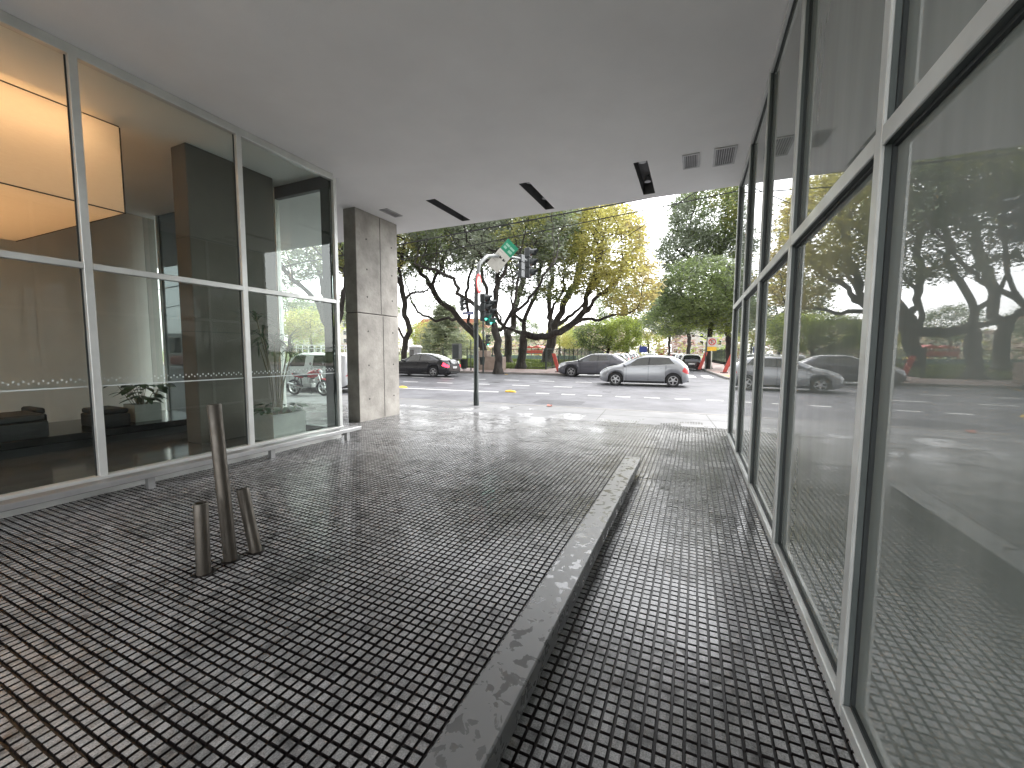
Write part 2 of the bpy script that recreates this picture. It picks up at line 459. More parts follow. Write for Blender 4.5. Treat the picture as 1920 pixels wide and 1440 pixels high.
# ground and roads
tag(MB().box(-900, 900, -900, 900, -1.2, -0.30).build('ground', M['soil']), kind='structure')
tag(MB().box(-150, 120, 0, 16.3, -0.29, RZ, SM).build('road', M['asphalt']), kind='structure')
tag(MB().box(-3.0, 6.3, 16.3, 330, -0.285, RZ - 0.004, SM).build('side_street', M['asphalt']), kind='structure')
# near pavement: smooth concrete along the kerb, set-down bed under the tiles
near = MB()
near.box(-150, 60, -2.0, -0.15, -0.28, 0.0, SM)
tag(near.build('near_pavement', M['pave']), kind='structure')
kb = MB(); kb.box(-150, 60, -0.146, 0.0, -0.28, 0.004, SM)
tag(kb.build('near_kerb', M['kerb'], bevel=0.015), kind='structure')
bed = MB().box(-60, 20, -1.25, 8.7, -0.3, -0.016)
bedo = tag(bed.build('porch_floor', M['groove']), kind='structure')
# smooth slabs left of and beyond the tiled field
sl_ = MB(); sl_.box(-60, -10.3, 5.0, 8.9, -0.25, -0.002)
tag(sl_.build('side_pavement', M['pave']), kind='structure')
# far side
fp = MB(); fp.box(-150, -3.15, 16.45, 22.3, -0.28, 0.0, SM)
tag(fp.build('far_pavement', M['brick_pave']), kind='structure')
fp2 = MB(); fp2.box(-6.4, -3.15, 22.3, 330, -0.27, 0.001, SM)
tag(fp2.build('side_street_pavement_left', M['brick_pave']), kind='structure')
fp3 = MB(); fp3.box(6.45, 80, 16.45, 22.3, -0.28, 0.0, SM); fp3.box(6.45, 10.5, 22.3, 330, -0.28, 0.0, SM)
tag(fp3.build('corner_pavement_right', M['brick_pave']), kind='structure')
kf = MB(); kf.box(-150, -3.0, 16.3, 16.446, -0.28, 0.006, SM); kf.box(-3.146, -3.0, 16.45, 330, -0.28, 0.006, SM)
tag(kf.build('far_kerb', M['kerb'], bevel=0.015), kind='structure')
kg = MB(); kg.box(6.3, 80, 16.3, 16.446, -0.28, 0.006, SM); kg.box(6.3, 6.446, 16.45, 330, -0.28, 0.006, SM)
tag(kg.build('corner_kerb', M['kerb'], bevel=0.015), kind='structure')
tag(MB().box(6.5, 9.2, 17.0, 19.2, -0.1, 0.006, SM).build('corner_ramp', M['orange']), kind='structure')

# park lawn: gently rising, uneven sheet
def lawn(name, u0, u1, v0, v1, nu, nv, z0):
    b = MB(); vs = []; fs = []
    for j in range(nv + 1):
        for i in range(nu + 1):
            u = u0 + (u1 - u0) * i / nu; v = v0 + (v1 - v0) * (j / nv) ** 1.8
            z = z0 + 0.42 * min(1, (v - v0) / 9.0) + 0.05 * math.sin(u * 0.7) * math.cos(v * 0.45) * min(1, (v - v0) / 2)
            vs.append(sf(u, v, z))
    for j in range(nv):
        for i in range(nu):
            a = j * (nu + 1) + i
            fs.append((a, a + 1, a + nu + 2, a + nu + 1))
    b.add(vs, fs)
    return tag(b.build(name, M['soil'], smooth=True), kind='structure')
lawn('park_ground', -150, -6.4, 22.3, 330, 60, 30, -0.02)
lawn('corner_ground', 10.5, 90, 22.3, 330, 20, 20, -0.02)
# grass blades on the part of the lawn that shows
def grassmat():
    m = mat('grass_blades', (0.10, 0.16, 0.035), 0.7, col2=(0.20, 0.24, 0.05), scale=0.7, var=0.25)
    return m
M['grass'] = grassmat()
def grass(u0, u1, v0, v1, n, name, label):
    u = rng.uniform(u0, u1, n); v = v0 + (v1 - v0) * rng.random(n) ** 1.5
    z0 = -0.02 + 0.42 * np.minimum(1, (v - 22.3) / 9.0) + 0.05 * np.sin(u * 0.7) * np.cos(v * 0.45) * np.minimum(1, (v - 22.3) / 2)
    X = SO.x + SU.x * u + SV.x * v; Y = SO.y + SU.y * u + SV.y * v
    a = rng.uniform(0, 6.28, n); h = rng.uniform(0.06, 0.2, n); w = rng.uniform(0.02, 0.05, n)
    P = np.empty((n, 3, 3)); dx = np.cos(a) * w; dy = np.sin(a) * w
    P[:, 0] = np.stack([X - dx, Y - dy, z0 - 0.01], 1); P[:, 1] = np.stack([X + dx, Y + dy, z0 - 0.01], 1)
    P[:, 2] = np.stack([X + rng.normal(0, 0.05, n), Y + rng.normal(0, 0.05, n), z0 + h], 1)
    o = link(name, tri_mesh(name, P, M['grass']))
    return tag(o, label, 'grass', kind='stuff')
def tri_mesh(name, P, mt):
    n, k = P.shape[0], P.shape[1]
    me = bpy.data.meshes.new(name)
    me.vertices.add(n * k); me.vertices.foreach_set('co', P.astype(np.float32).ravel())
    me.loops.add(n * k); me.loops.foreach_set('vertex_index', np.arange(n * k, dtype=np.int32))
    me.polygons.add(n); me.polygons.foreach_set('loop_start', np.arange(0, n * k, k, dtype=np.int32))
    try: me.polygons.foreach_set('loop_total', np.full(n, k, dtype=np.int32))
    except Exception: pass
    me.materials.append(mt); me.update(calc_edges=True); me.validate()
    return me
grass(-24, -6.6, 22.6, 42, 26000, 'lawn_grass', 'short bright green grass on the park lawn behind the iron fence')

# ------------------------------------------------------------------ relief floor tiles (8 x 8 little squares each)
TS = 0.40; TP = 0.05
def tile_geo(b, ox, oy, seed, zt=0.0):
    r = random.Random(seed)
    b.mi = 1
    b.add([(ox + 0.001, oy + 0.001, -0.0105), (ox + TS - 0.001, oy + 0.001, -0.0105), (ox + TS - 0.001, oy + TS - 0.001, -0.0105), (ox + 0.001, oy + TS - 0.001, -0.0105)], [(0, 1, 2, 3)])
    b.mi = 0
    tx, ty = r.uniform(-0.0025, 0.0025), r.uniform(-0.0025, 0.0025)
    for i in range(8):
        for j in range(8):
            x = ox + i * TP; y = oy + j * TP
            g = 0.0046 + r.uniform(-0.0008, 0.0008)
            c = 0.0022
            dx, dy = r.uniform(-0.0008, 0.0008), r.uniform(-0.0008, 0.0008)
            zz = [zt - 0.0006 + r.uniform(-0.0005, 0.0005) + tx * (x - ox) / TS + ty * (y - oy) / TS for _ in range(4)]
            x0, x1, y0, y1 = x + g + dx, x + TP - g + dx, y + g + dy, y + TP - g + dy
            b.add([(x0, y0, -0.0105), (x1, y0, -0.0105), (x1, y1, -0.0105), (x0, y1, -0.0105),
                   (x0 + c, y0 + c, zz[0]), (x1 - c, y0 + c, zz[1]), (x1 - c, y1 - c, zz[2]), (x0 + c, y1 - c, zz[3])],
                  [(4, 5, 6, 7)])
            n0 = len(b.v) - 8; b.mi = 1
            for f_ in [(0, 1, 5, 4), (1, 2, 6, 5), (2, 3, 7, 6), (3, 0, 4, 7)]: b.f.append([n0 + q for q in f_]); b.m.append(1)
            b.mi = 0
variants = []
for s in range(7):
    b = MB(); tile_geo(b, 0, 0, 100 + s)
    variants.append(b.mesh('floor_tile', [M['tile'], M['groove']]))
cells = []
for i in range(15):
    for j in range(26 if i < 10 else 28):
        cells.append((0.62 - TS * (i + 1) + 0.0, -1.2 + TS * j))
for i in range(12):
    for j in range(9):
        cells.append((0.62 - TS * (16 + i), 5.2 + TS * j))
def visible_rank(c):
    d = Vector((c[0] + .2, c[1] + .2, -CAMH))
    z = d.dot(fw)
    if z < 0.3: return 99 + d.length
    x, y = d.dot(rt) / z * FPX, -d.dot(up) / z * FPX
    return d.length if (abs(x) < 1010 and abs(y) < 780) else 60 + d.length
cells = [c for c in cells if sfi(Vector((c[0] + .4, c[1] + .4, 0)))[1] < -0.6 or c[1] < 8.6]
cells.sort(key=visible_rank)
for k, (x, y) in enumerate(cells[:300]):
    o = link('floor_tile', variants[(k * 5 + int(x * 7)) % 7], bedo)
    rot = (k * 7 + int(y * 10)) % 4
    cx, cy = x + TS / 2, y + TS / 2
    o.matrix_local = Matrix.Translation((cx, cy, random.uniform(-0.0012, 0.0012))) @ Matrix.Rotation(rot * math.pi / 2, 4, 'Z') @ Matrix.Rotation(random.uniform(-0.004, 0.004), 4, 'X') @ Matrix.Translation((-TS / 2, -TS / 2, 0))
rest = MB()
for k, (x, y) in enumerate(cells[300:]):
    tile_geo(rest, x, y, 900 + k)
ro = rest.build('far_floor_tiles', [M['tile'], M['groove']], bedo)
ro['kind'] = 'stuff'

# ------------------------------------------------------------------ road markings
def strip(name, u0, u1, v0, v1, m, z=RZ + 0.004):
    return tag(MB().box(u0, u1, v0, v1, RZ + 0.001, z, SM).build(name, m), kind='structure')
mk = MB()
for k in range(14):
    u = -1.9 + k * 0.98
    mk.box(u, u + 0.5, 4.15, 4.27, RZ + 0.001, RZ + 0.004, SM)
tag(mk.build('short_dash_markings', M['paint']), kind='structure')
strip('lane_line', -60, -3.4, 4.02, 4.14, M['paint'])
mk = MB()
for k in range(16):
    u = -32 + k * 2.0
    mk.box(u, u + 0.85, 7.3, 7.42, RZ + 0.001, RZ + 0.004, SM)
    mk.box(u + 0.4, u + 1.25, 10.5, 10.62, RZ + 0.001, RZ + 0.004, SM)
tag(mk.build('lane_dash_markings', M['paint']), kind='structure')
mk = MB()
for k in range(9):
    u = -2.7 + k * 1.0
    mk.box(u, u + 0.5, 17.6, 20.6, RZ - 0.003, RZ, SM)
tag(mk.build('crossing_markings', M['paint']), kind='structure')
mk = MB()
for k in range(5): mk.box(0.4 + k * 0.07, 0.44 + k * 0.07, 5.6, 5.9, RZ + 0.001, RZ + 0.005, SM)
tag(mk.build('drain_grate', M['blackmatte']), 'small dark drain grate in the asphalt beyond the dashed line', 'drain')
def patch_(name, u0, u1, v0, v1, m): return strip(name, u0, u1, v0, v1, m, RZ + 0.002)
M['tar'] = mat('fresh_tar', (0.055, 0.055, 0.062), 0.6, scale=3, var=0.25)
M['oldtar'] = mat('worn_asphalt', (0.115, 0.115, 0.122), 0.6, scale=3, var=0.2)
patch_('road_patch', -9.5, -6.8, 5.0, 6.4, M['tar']); patch_('road_patch', 2.0, 5.5, 7.9, 8.7, M['oldtar']); patch_('road_patch', -16, -12.5, 8.2, 9.8, M['oldtar'])
patch_('road_patch', -1.2, 0.3, 1.3, 2.3, M['tar'])
jt = MB()
for u in (-8.1, -5.6, -3.4, -1.1, 1.2, 3.5): jt.box(u, u + 0.012, -1.95, -0.2, -0.01, 0.0015, SM)
jt.box(-11, 5, -1.05, -1.04, -0.01, 0.0016, SM)
tag(jt.build('pavement_joints', M['joint']), kind='structure')
tag(MB().lathe([(0.33, RZ + .001), (0.33, RZ + .006), (0.28, RZ + .006), (.28, RZ + .003), (0, RZ + .003)], 28, Matrix.Translation(sf(-5.5, 8.8))).build('manhole_cover', M['blackmatte']), 'round dark manhole cover in the middle of the avenue', 'manhole cover')
# yellow lane separators
def separator(p, label):
    b = MB()
    b.lathe([(0.15, 0.0), (0.145, 0.03), (0.11, 0.06), (0.05, 0.075), (0.0, 0.08)], 16, Matrix.Translation(p) @ Matrix.Diagonal((1.6, 0.8, 1, 1)))
    return tag(b.build('lane_separator', M['ypaint'], smooth=True), label, 'lane separator', 'yellow lane separators on the road')
separator(gz(755, 727, RZ), 'yellow plastic lane separator on the road beside the concrete pillar')
separator(gz(957, 735, RZ), 'yellow plastic lane separator at the right end of the white lane line')

def litter(px, py, s, m, z, name, label):
    p = gz(px, py, z); b = MB(); n = 7; pts = []
    for k in range(n):
        a = k / n * 6.28; r = s * random.uniform(0.6, 1.1)
        pts.append((p.x + r * math.cos(a), p.y + r * 1.6 * math.sin(a), z + 0.004 + random.uniform(0.01, 0.05)))
    b.add(pts + [(p.x, p.y, z + 0.012)], [(k, (k + 1) % n, n) for k in range(n)])
    return tag(b.build(name, m), label, 'leaf')
litter(1031, 762, 0.09, mat('dead_leaf', (0.26, 0.07, 0.04), 0.6), 0.0, 'fallen_leaf', 'single reddish fallen leaf on the pale pavement edge')
M['dryleaf'] = mat('dry_leaf_yellow', (0.5, 0.33, 0.12), 0.7)
for k, (px, py) in enumerate([(1005, 701), (1022, 700), (950, 703)]):
    litter(px, py, 0.14, M['dryleaf'], RZ, 'fallen_leaf', ['yellow dry leaf in the far gutter left of the dark grey car', 'dry leaf in the far gutter nearest the dark grey car', 'dry leaf in the far gutter below the thick tree trunk'][k])

# ------------------------------------------------------------------ ceiling slab with recessed slots
slots = [(-4.68, -4.47, 6.46, 7.78), (-2.79, -2.60, 6.46, 7.82), (-0.93, -0.73, 6.45, 7.79)]
xs = sorted({-60.0, 40.0, *[v for s in slots for v in s[:2]]})
ys = sorted({-2.6, 8.0, *[v for s in slots for v in s[2:]]})
cb = MB()
for i in range(len(xs) - 1):
    for j in range(len(ys) - 1):
        mx_, my_ = (xs[i] + xs[i + 1]) / 2, (ys[j] + ys[j + 1]) / 2
        if any(s[0] < mx_ < s[1] and s[2] < my_ < s[3] for s in slots): continue
        cb.add([(xs[i], ys[j], ZC), (xs[i + 1], ys[j], ZC), (xs[i + 1], ys[j + 1], ZC), (xs[i], ys[j + 1], ZC)], [(0, 3, 2, 1)])
for s in slots:
    x0, x1, y0, y1 = s; z1 = ZC + 0.2
    for q in ([(x0, y0), (x1, y0)], [(x1, y0), (x1, y1)], [(x1, y1), (x0, y1)], [(x0, y1), (x0, y0)]):
        (a, b_), (c, d) = q
        cb.add([(a, b_, ZC), (c, d, ZC), (c, d, ZC + 0.03), (a, b_, ZC + 0.03)], [(0, 1, 2, 3)])
cb.add([(-60, 8, ZC), (40, 8, ZC), (40, 8, ZC + 0.35), (-60, 8, ZC + 0.35)], [(0, 1, 2, 3)])
tag(MB().box(-30, 20, -30, -1.25, -.25, -.003).build('rear_bounce_floor', M['rearbounce']), kind='structure')  # unseen pale floor added behind the camera to bounce light into the porch
tag(cb.build('ceiling', M['plaster']), kind='structure')
places = ['nearest the concrete pillar', 'in the middle of the porch', 'nearest the frosted glass wall']
for k, s in enumerate(slots):
    x0, x1, y0, y1 = s
    t = thing('recessed_light', 'dark recessed ceiling light slot ' + places[k], 'ceiling light', ((x0 + x1) / 2, (y0 + y1) / 2, ZC), 0, 'recessed light slots along the ceiling edge')
    w, l = (x1 - x0) / 2 - 0.003, (y1 - y0) / 2 - 0.003
    b = MB(); z0, z1 = 0.004, 0.2
    b.add([(-w, -l, z0), (w, -l, z0), (w, l, z0), (-w, l, z0), (-w, -l, z1), (w, -l, z1), (w, l, z1), (-w, l, z1)],
          [(4, 5, 6, 7), (0, 1, 5, 4), (1, 2, 6, 5), (2, 3, 7, 6), (3, 0, 4, 7)])
    b.build('housing', M['darkslot'], t)
    for q in (-0.62, 0.55):
        lb = MB(); lb.lathe([(0.0, 0.10), (0.055, 0.10), (0.06, 0.13), (0.03, 0.195), (0.0, 0.195)], 14, Matrix.Translation((0, q * l, 0)))
        lb.build('lamp', M['steel'], t, smooth=True)
def ceiling_grille(x0, x1, y0, y1, label):
    t = thing('ceiling_grille', label, 'air vent', ((x0 + x1) / 2, (y0 + y1) / 2, ZC), 0, 'air grilles in the ceiling')
    w, l = (x1 - x0) / 2, (y1 - y0) / 2
    b = MB(); f = 0.03
    b.box(-w, w, -l, -l + f, -0.014, -0.001); b.box(-w, w, l - f, l, -0.014, -0.001)
    b.box(-w, -w + f, -l + f, l - f, -0.014, -0.001); b.box(w - f, w, -l + f, l - f, -0.014, -0.001)
    b.build('frame', M['grille'], t)
    MB().box(-w + f, w - f, -l + f, l - f, -0.003, -0.001).build('duct_plate', M['darkslot'], t)
    n = max(4, int(2 * w / 0.035))
    sb = MB()
    for k in range(n):
        x = -w + f + (k + 0.5) * (2 * w - 2 * f) / n
        sb.box(x - 0.004, x + 0.004, -l + f, l - f, -0.012, -0.004)
    so = sb.build('slats', M['grille'], t); so['kind'] = 'stuff'
ceiling_grille(-0.26, -0.03, 6.48, 6.95, 'smaller pale grey square ceiling grille left of the larger one')
ceiling_grille(0.15, 0.44, 6.45, 7.03, 'larger grey square ceiling grille in the corner by the frosted glass')
ceiling_grille(-5.82, -5.62, 6.50, 6.97, 'narrow grey ceiling grille above the top of the concrete pillar')
up_ = MB().box(-60, 40, -2.6, 8.0, ZC + 0.36, 26)
tag(up_.build('upper_floors', M['facade']), 'pale upper storeys of the building above the porch', 'building')
# enclosing walls of the porch and building; rear gap made up to admit light
bw = MB(); bw.box(-60, XL, -2.6, -2.4, -0.02, ZC - 0.002); bw.box(0.70, 40, -2.6, -2.4, -0.02, ZC - 0.002)
tag(bw.build('porch_back_wall', M['backwall']), kind='structure')
bw = MB(); bw.box(1.5, 40, 7.75, 7.95, -0.02, ZC - 0.002)
tag(bw.build('street_wall_right', M['facade']), kind='structure')
bw = MB(); bw.box(-60, -10.76, 4.86, 5.06, -0.02, ZC - 0.002)
tag(bw.build('street_wall_left', M['facade']), kind='structure')

# ------------------------------------------------------------------ concrete pillar
px0, px1, py0, py1 = -6.46, -6.14, 6.18, gx(747, 610, -6.14).y
t = thing('concrete_pillar', 'fair-faced concrete pillar with tie holes beside the lobby glass', 'pillar', ((px0 + px1) / 2, (py0 + py1) / 2, 0))
hw, hl = (px1 - px0) / 2, (py1 - py0) / 2
zj = gx(690, 588, px1).z
b = MB(); b.box(-hw, hw, -hl, hl, -0.01, zj - 0.008); b.build('lower_lift', M['concrete'], t, bevel=0.008)
b = MB(); b.box(-hw, hw, -hl, hl, zj + 0.008, ZC - 0.002); b.build('upper_lift', M['concrete'], t, bevel=0.008)
b = MB(); b.box(-hw + 0.02, hw - 0.02, -hl + 0.02, hl - 0.02, zj - 0.01, zj + 0.01); b.build('pour_joint', M['joint'], t)
b = MB()
b.box(hw, hw + 0.0025, 0.11, 0.125, 0.02, zj - 0.02); b.box(hw, hw + 0.0025, 0.06, 0.075, zj + 0.02, ZC - 0.02)
b.build('board_seam', M['joint'], t)
for zz in (0.45, 1.15, 1.85, 2.55, 3.1, 3.7):
    for yy in (-0.33, 0.42):
        MB().cyl((hw - 0.004, yy, zz), (hw + 0.003, yy, zz), 0.018, n=10).build('tie_hole', M['joint'], t)

# ------------------------------------------------------------------ left glazed wall
t = thing('lobby_glass_wall', 'aluminium framed clear glass wall of the lobby', 'glass wall', (XL, 0, 0))
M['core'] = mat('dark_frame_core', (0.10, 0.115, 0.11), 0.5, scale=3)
ypost = [4.96, 3.46, 1.96, 0.46, -1.04, -2.35]
for y in ypost:
    MB().box(-0.075, 0.0, y - 0.032, y + 0.032, 0.12, ZC - 0.05).build('post', M['frame'], t, bevel=0.004)
ZT = 2.245
for a, b_ in zip(ypost[1:], ypost[:-1]):
    y0, y1 = a + 0.032, b_ - 0.032
    MB().box(-0.075, -0.002, y0, y1, ZT - 0.03, ZT + 0.03).build('transom', M['frame'], t, bevel=0.004)
    MB().box(-0.068, -0.060, y0 + 0.001, y1 - 0.001, 0.19, ZT - 0.031).build('pane', M['glass'], t)
    MB().box(-0.068, -0.060, y0 + 0.001, y1 - 0.001, ZT + 0.031, ZC - 0.101).build('pane', M['glass'], t)
    for (za, zb) in ((0.19, ZT - 0.03), (ZT + 0.03, ZC - 0.1)):
        g = MB(); g.box(-0.058, -0.05, y0, y0 + 0.012, za, zb); g.box(-0.058, -0.05, y1 - 0.012, y1, za, zb)
        g.build('gasket', M['frame_in'], t)
    # safety decal: two rows of small squares over a thin line
    if b_ > 1.5:
        d = MB(); n = int((y1 - y0) / 0.03)
        for k in range(n):
            yy = y0 + (k + 0.25) * 0.03
            d.box(-0.0595, -0.0585, yy, yy + 0.013, 1.125 + 0.022 * (k % 2), 1.125 + 0.022 * (k % 2) + 0.018)
        d.box(-0.0595, -0.0585, y0 + 0.002, y1 - 0.002, 1.075, 1.088)
        do = d.build('safety_decal', M['decal'], t); do['kind'] = 'stuff'
MB().box(-0.075, -0.001, -2.38, 4.928, ZC - 0.1, ZC - 0.003).build('head_rail', M['frame'], t, bevel=0.004)
MB().box(-0.09, 0.02, -2.38, 5.0, 0.115, 0.19).build('sill_rail', M['frame'], t, bevel=0.004)
MB().box(-0.075, -0.02, -2.38, 4.97, -0.005, 0.114).build('skirting', M['frame'], t)
# ledge in front of it
t = thing('steel_ledge', 'low galvanised steel ledge on short legs along the lobby glass', 'ledge', (-5.14, 0, 0))
MB().box(-0.075, 0.075, -2.5, 5.13, 0.125, 0.185).build('bar', M['steel'], t, bevel=0.006)
for y in (-2.2, -0.6, 0.9, 2.24, 3.58, 4.88):
    MB().box(-0.03, 0.03, y - 0.03, y + 0.03, -0.006, 0.124).build('leg', M['steel'], t)

# street-side lobby glazing
t = thing('lobby_street_glazing', 'lobby street front with one clear bay and dark panels', 'glass wall', (0, 4.96, 0))
MB().box(-6.80, -6.70, -0.05, 0.03, 0.10, ZC - 0.003).build('post', M['frame'], t)
MB().box(-10.74, -10.40, -0.03, -0.022, 0.10, ZC - 0.003).build('side_light', M['glass'], t)
MB().box(-10.40, -10.36, -0.05, 0.03, 0.10, ZC - 0.003).build('post', M['frame'], t)
MB().box(-6.70, XL - 0.08, -0.03, -0.022, 0.16, ZC - 0.2).build('pane', M['glass'], t)
MB().box(-6.70, XL - 0.078, -0.05, 0.03, ZC - 0.2, ZC - 0.003).build('head_rail', M['blackmatte'], t)
MB().box(-6.70, XL - 0.078, -0.05, 0.03, -0.005, 0.16).build('sill_rail', M['greypole'], t)
MB().box(XL - 0.26, XL - 0.078, -0.06, -0.031, 0.16, ZC - 0.2).build('corner_panel', M['darkpanel'], t)
for k in range(3):
    x0 = -10.36 + k * 1.1867
    MB().box(x0 + 0.004, x0 + 1.182, -0.02, 0.02, 0.10, ZC - 0.003).build('dark_panel', M['tinted'], t)

# ------------------------------------------------------------------ right glazed wall (frosted film)
t = thing('frosted_glass_wall', 'grey framed frosted glass wall mirroring the street', 'glass wall', (XR, 0, 0))
yp = [7.97 - 1.5 * k for k in range(7)] + [-2.35]
ZR = 2.215
GX = 0.045
for y in yp:
    MB().box(0.0, 0.014, y - 0.06, y, -0.004, ZC - 0.003).build('post', M['frame'], t, bevel=0.003)
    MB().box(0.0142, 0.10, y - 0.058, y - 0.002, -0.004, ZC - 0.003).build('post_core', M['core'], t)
for a, b_ in zip(yp[1:], yp[:-1]):
    y0, y1 = a, b_ - 0.06
    MB().box(0.001, 0.0135, y0, y1, ZR - 0.035, ZR + 0.035).build('transom', M['frame'], t, bevel=0.003)
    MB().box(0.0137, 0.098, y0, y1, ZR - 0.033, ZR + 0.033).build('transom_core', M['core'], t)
    MB().box(0.003, 0.098, y0, y1, -0.004, 0.055).build('sill_rail', M['frame'], t, bevel=0.004)
    MB().box(0.003, 0.098, y0, y1, ZC - 0.05, ZC - 0.003).build('head_rail', M['frame'], t, bevel=0.004)
    MB().box(GX, GX + 0.01, y0 + 0.002, y1 - 0.002, 0.057, ZR - 0.037).build('pane', M['film'], t)
    MB().box(GX, GX + 0.01, y0 + 0.002, y1 - 0.002, ZR + 0.037, ZC - 0.052).build('pane', M['film'], t)
    for (za, zb) in ((0.055, ZR - 0.035), (ZR + 0.035, ZC - 0.05)):
        g = MB(); g.box(GX - 0.014, GX - 0.001, y0, y0 + 0.014, za, zb); g.box(GX - 0.014, GX - 0.001, y1 - 0.014, y1, za, zb)
        g.box(GX - 0.014, GX - 0.001, y0 + 0.014, y1 - 0.014, zb - 0.014, zb); g.box(GX - 0.014, GX - 0.001, y0 + 0.014, y1 - 0.014, za, za + 0.014)
        g.build('gasket', M['frame_in'], t)
bk = MB(); bk.box(0.70, 1.5, -2.4, 7.93, -0.02, ZC - 0.004)
tag(bk.build('wall_behind_frosted_glass', M['backwall']), kind='structure')

# ------------------------------------------------------------------ long beam on the floor
t = thing('floor_beam', 'long wet grey metal beam lying low across the tiled floor', 'beam', (-0.63, 2.5, 0))
MB().box(-0.09, 0.09, -3.4, 2.52, 0.075, 0.18).build('top_bar', M['wetmetal'], t, bevel=0.006)
for y in (-2.6, -1.1, 0.4, 1.9):
    MB().box(-0.045, 0.045, y - 0.05, y + 0.05, -0.006, 0.074).build('foot', M['blackmatte'], t)

# ------------------------------------------------------------------ bollard pipes
def pipe(base, top, r, label):
    base, top = Vector(base), Vector(top)
    t = thing('bollard_pipe', label, 'bollard', base, 0, 'steel pipe bollards left of the beam')
    d = (top - base); z = d.normalized()
    Mx = z.to_track_quat('Z', 'Y').to_matrix().to_4x4()
    L_ = d.length
    b = MB(); b.lathe([(r, -0.02), (r, L_ - 0.006), (r - 0.004, L_), (r - 0.010, L_), (r - 0.011, L_ - 0.12), (0.0, L_ - 0.12)], 28, Mx)
    b.build('tube', M['pipe'], t, smooth=50)
    b = MB(); pts = []
    for k in range(14):
        a = k / 14 * 6.283; q = r * random.uniform(1.3, 1.9)
        pts.append((q * math.cos(a), q * math.sin(a), 0.0022))
    b.add(pts + [(0, 0, 0.006)], [(k, (k + 1) % 14, 14) for k in range(14)])
    b.build('mortar_collar', M['groove'], t)
pipe((-2.85, 1.49, 0), (-2.84, 1.49, 0.47), 0.040, 'short upright steel pipe bollard, leftmost of the three')
pipe((-2.87, 1.67, 0), (-2.93, 1.65, 1.08), 0.041, 'tall leaning steel pipe bollard between the two short ones')
pipe((-2.83, 1.82, 0), (-2.93, 1.81, 0.45), 0.040, 'short leaning steel pipe bollard, rightmost of the three')

# ------------------------------------------------------------------ lobby interior
tag(MB().box(-10.9, XL - 0.08, -2.4, 4.9, -0.014, 0.10).build('lobby_floor', M['lobbyfloor']), kind='structure')
w = MB(); w.box(-10.95, -10.75, -2.4, 4.85, 0.0, ZC - 0.003)
wo_ = tag(w.build('lobby_wall', M['wallfab']), kind='structure')
for k in range(3):
    y = -1.9 + k * 2.24
    MB().box(-10.75, -10.735, y + 0.006, y + 2.234, 0.1, ZC - 0.01).build('wall_panel', M['wallfab'], wo_)
t = thing('lobby_pier', 'brown concrete pier standing inside the lobby', 'pillar', (-6.55, 4.03, 0.1))
MB().box(-0.17, 0.17, -0.63, 0.63, 0, ZC - 0.105).build('shaft', M['concrete_dark'], t, bevel=0.01)
for zz in (1.6, 2.9):
    MB().box(-0.172, 0.172, -0.632, 0.632, zz, zz + 0.012).build('joint', M['joint'], t)
# lit lamp box under the lobby ceiling
t = thing('lit_lamp_box', 'large warm glowing fabric lamp box under the lobby ceiling', 'lamp', (-6.5, 2.76, 3.13))
lx0, ly0 = -3.25, -4.6
MB().box(lx0, 0, ly0, 0, 0.0, 1.02).build('shade', M['lampskin'], t)
for xx in (-.22, -1.15, -2.1, -3.03):
    MB().cyl((xx, ly0 + .2, .80), (xx, -.2, .80), .02, n=8).build('tube', M['tube'], t)
fr = MB(); e = 0.006
fr.box(lx0 - e, e, -e, e, -e, e); fr.box(-e, e, ly0, -e - 0.001, -e, e); fr.box(-e, e, ly0, -e, 1.02 - e, 1.02 + e)
fr.box(-e, e, -e, e, e + 0.001, 1.02 - e - 0.001)
fr.build('edge_frame', M['blackmatte'], t)
for q in ((-0.5, -0.5), (-2.7, -0.5), (-0.5, -3.8), (-2.7, -3.8)):
    MB().cyl((q[0], q[1], 1.0), (q[0], q[1], ZC - 3.13 - 0.002), 0.012, n=6).build('hanger', M['steel'], t)
# low black bench with boxes
t = thing('lobby_bench', 'long low black bench inside the lobby', 'bench', (-8.3, 1.5, 0.1))
MB().box(-0.75, 0.75, -3.8, 2.75, 0.12, 0.22).build('top', M['black'], t, bevel=0.01)
MB().box(-0.65, 0.65, -3.7, 2.6, 0.0, 0.119).build('plinth', M['blackmatte'], t)
def seat_block(x, y, sx, sy, h, label):
    q = thing('seat_block', label, 'seat', (x, y, 0.32), 0, 'black seat blocks on the lobby bench')
    MB().box(-sx, sx, -sy, sy, 0.0, h * 0.7).build('base', M['blackmatte'], q, bevel=0.012)
    MB().box(-sx + 0.01, sx - 0.01, -sy + 0.01, sy - 0.01, h * 0.7 + 0.002, h).build('cushion', M['blackmatte'], q, bevel=0.02)
seat_block(-8.0, 3.0, 0.3, 0.17, 0.26, 'black seat block next to the white planter on the lobby bench')
seat_block(-8.6, 2.45, 0.25, 0.06, 0.3, 'thin black block behind the left lobby post')
seat_block(-7.9, 1.86, 0.34, 0.42, 0.30, 'wide black seat block at the left edge of the picture')
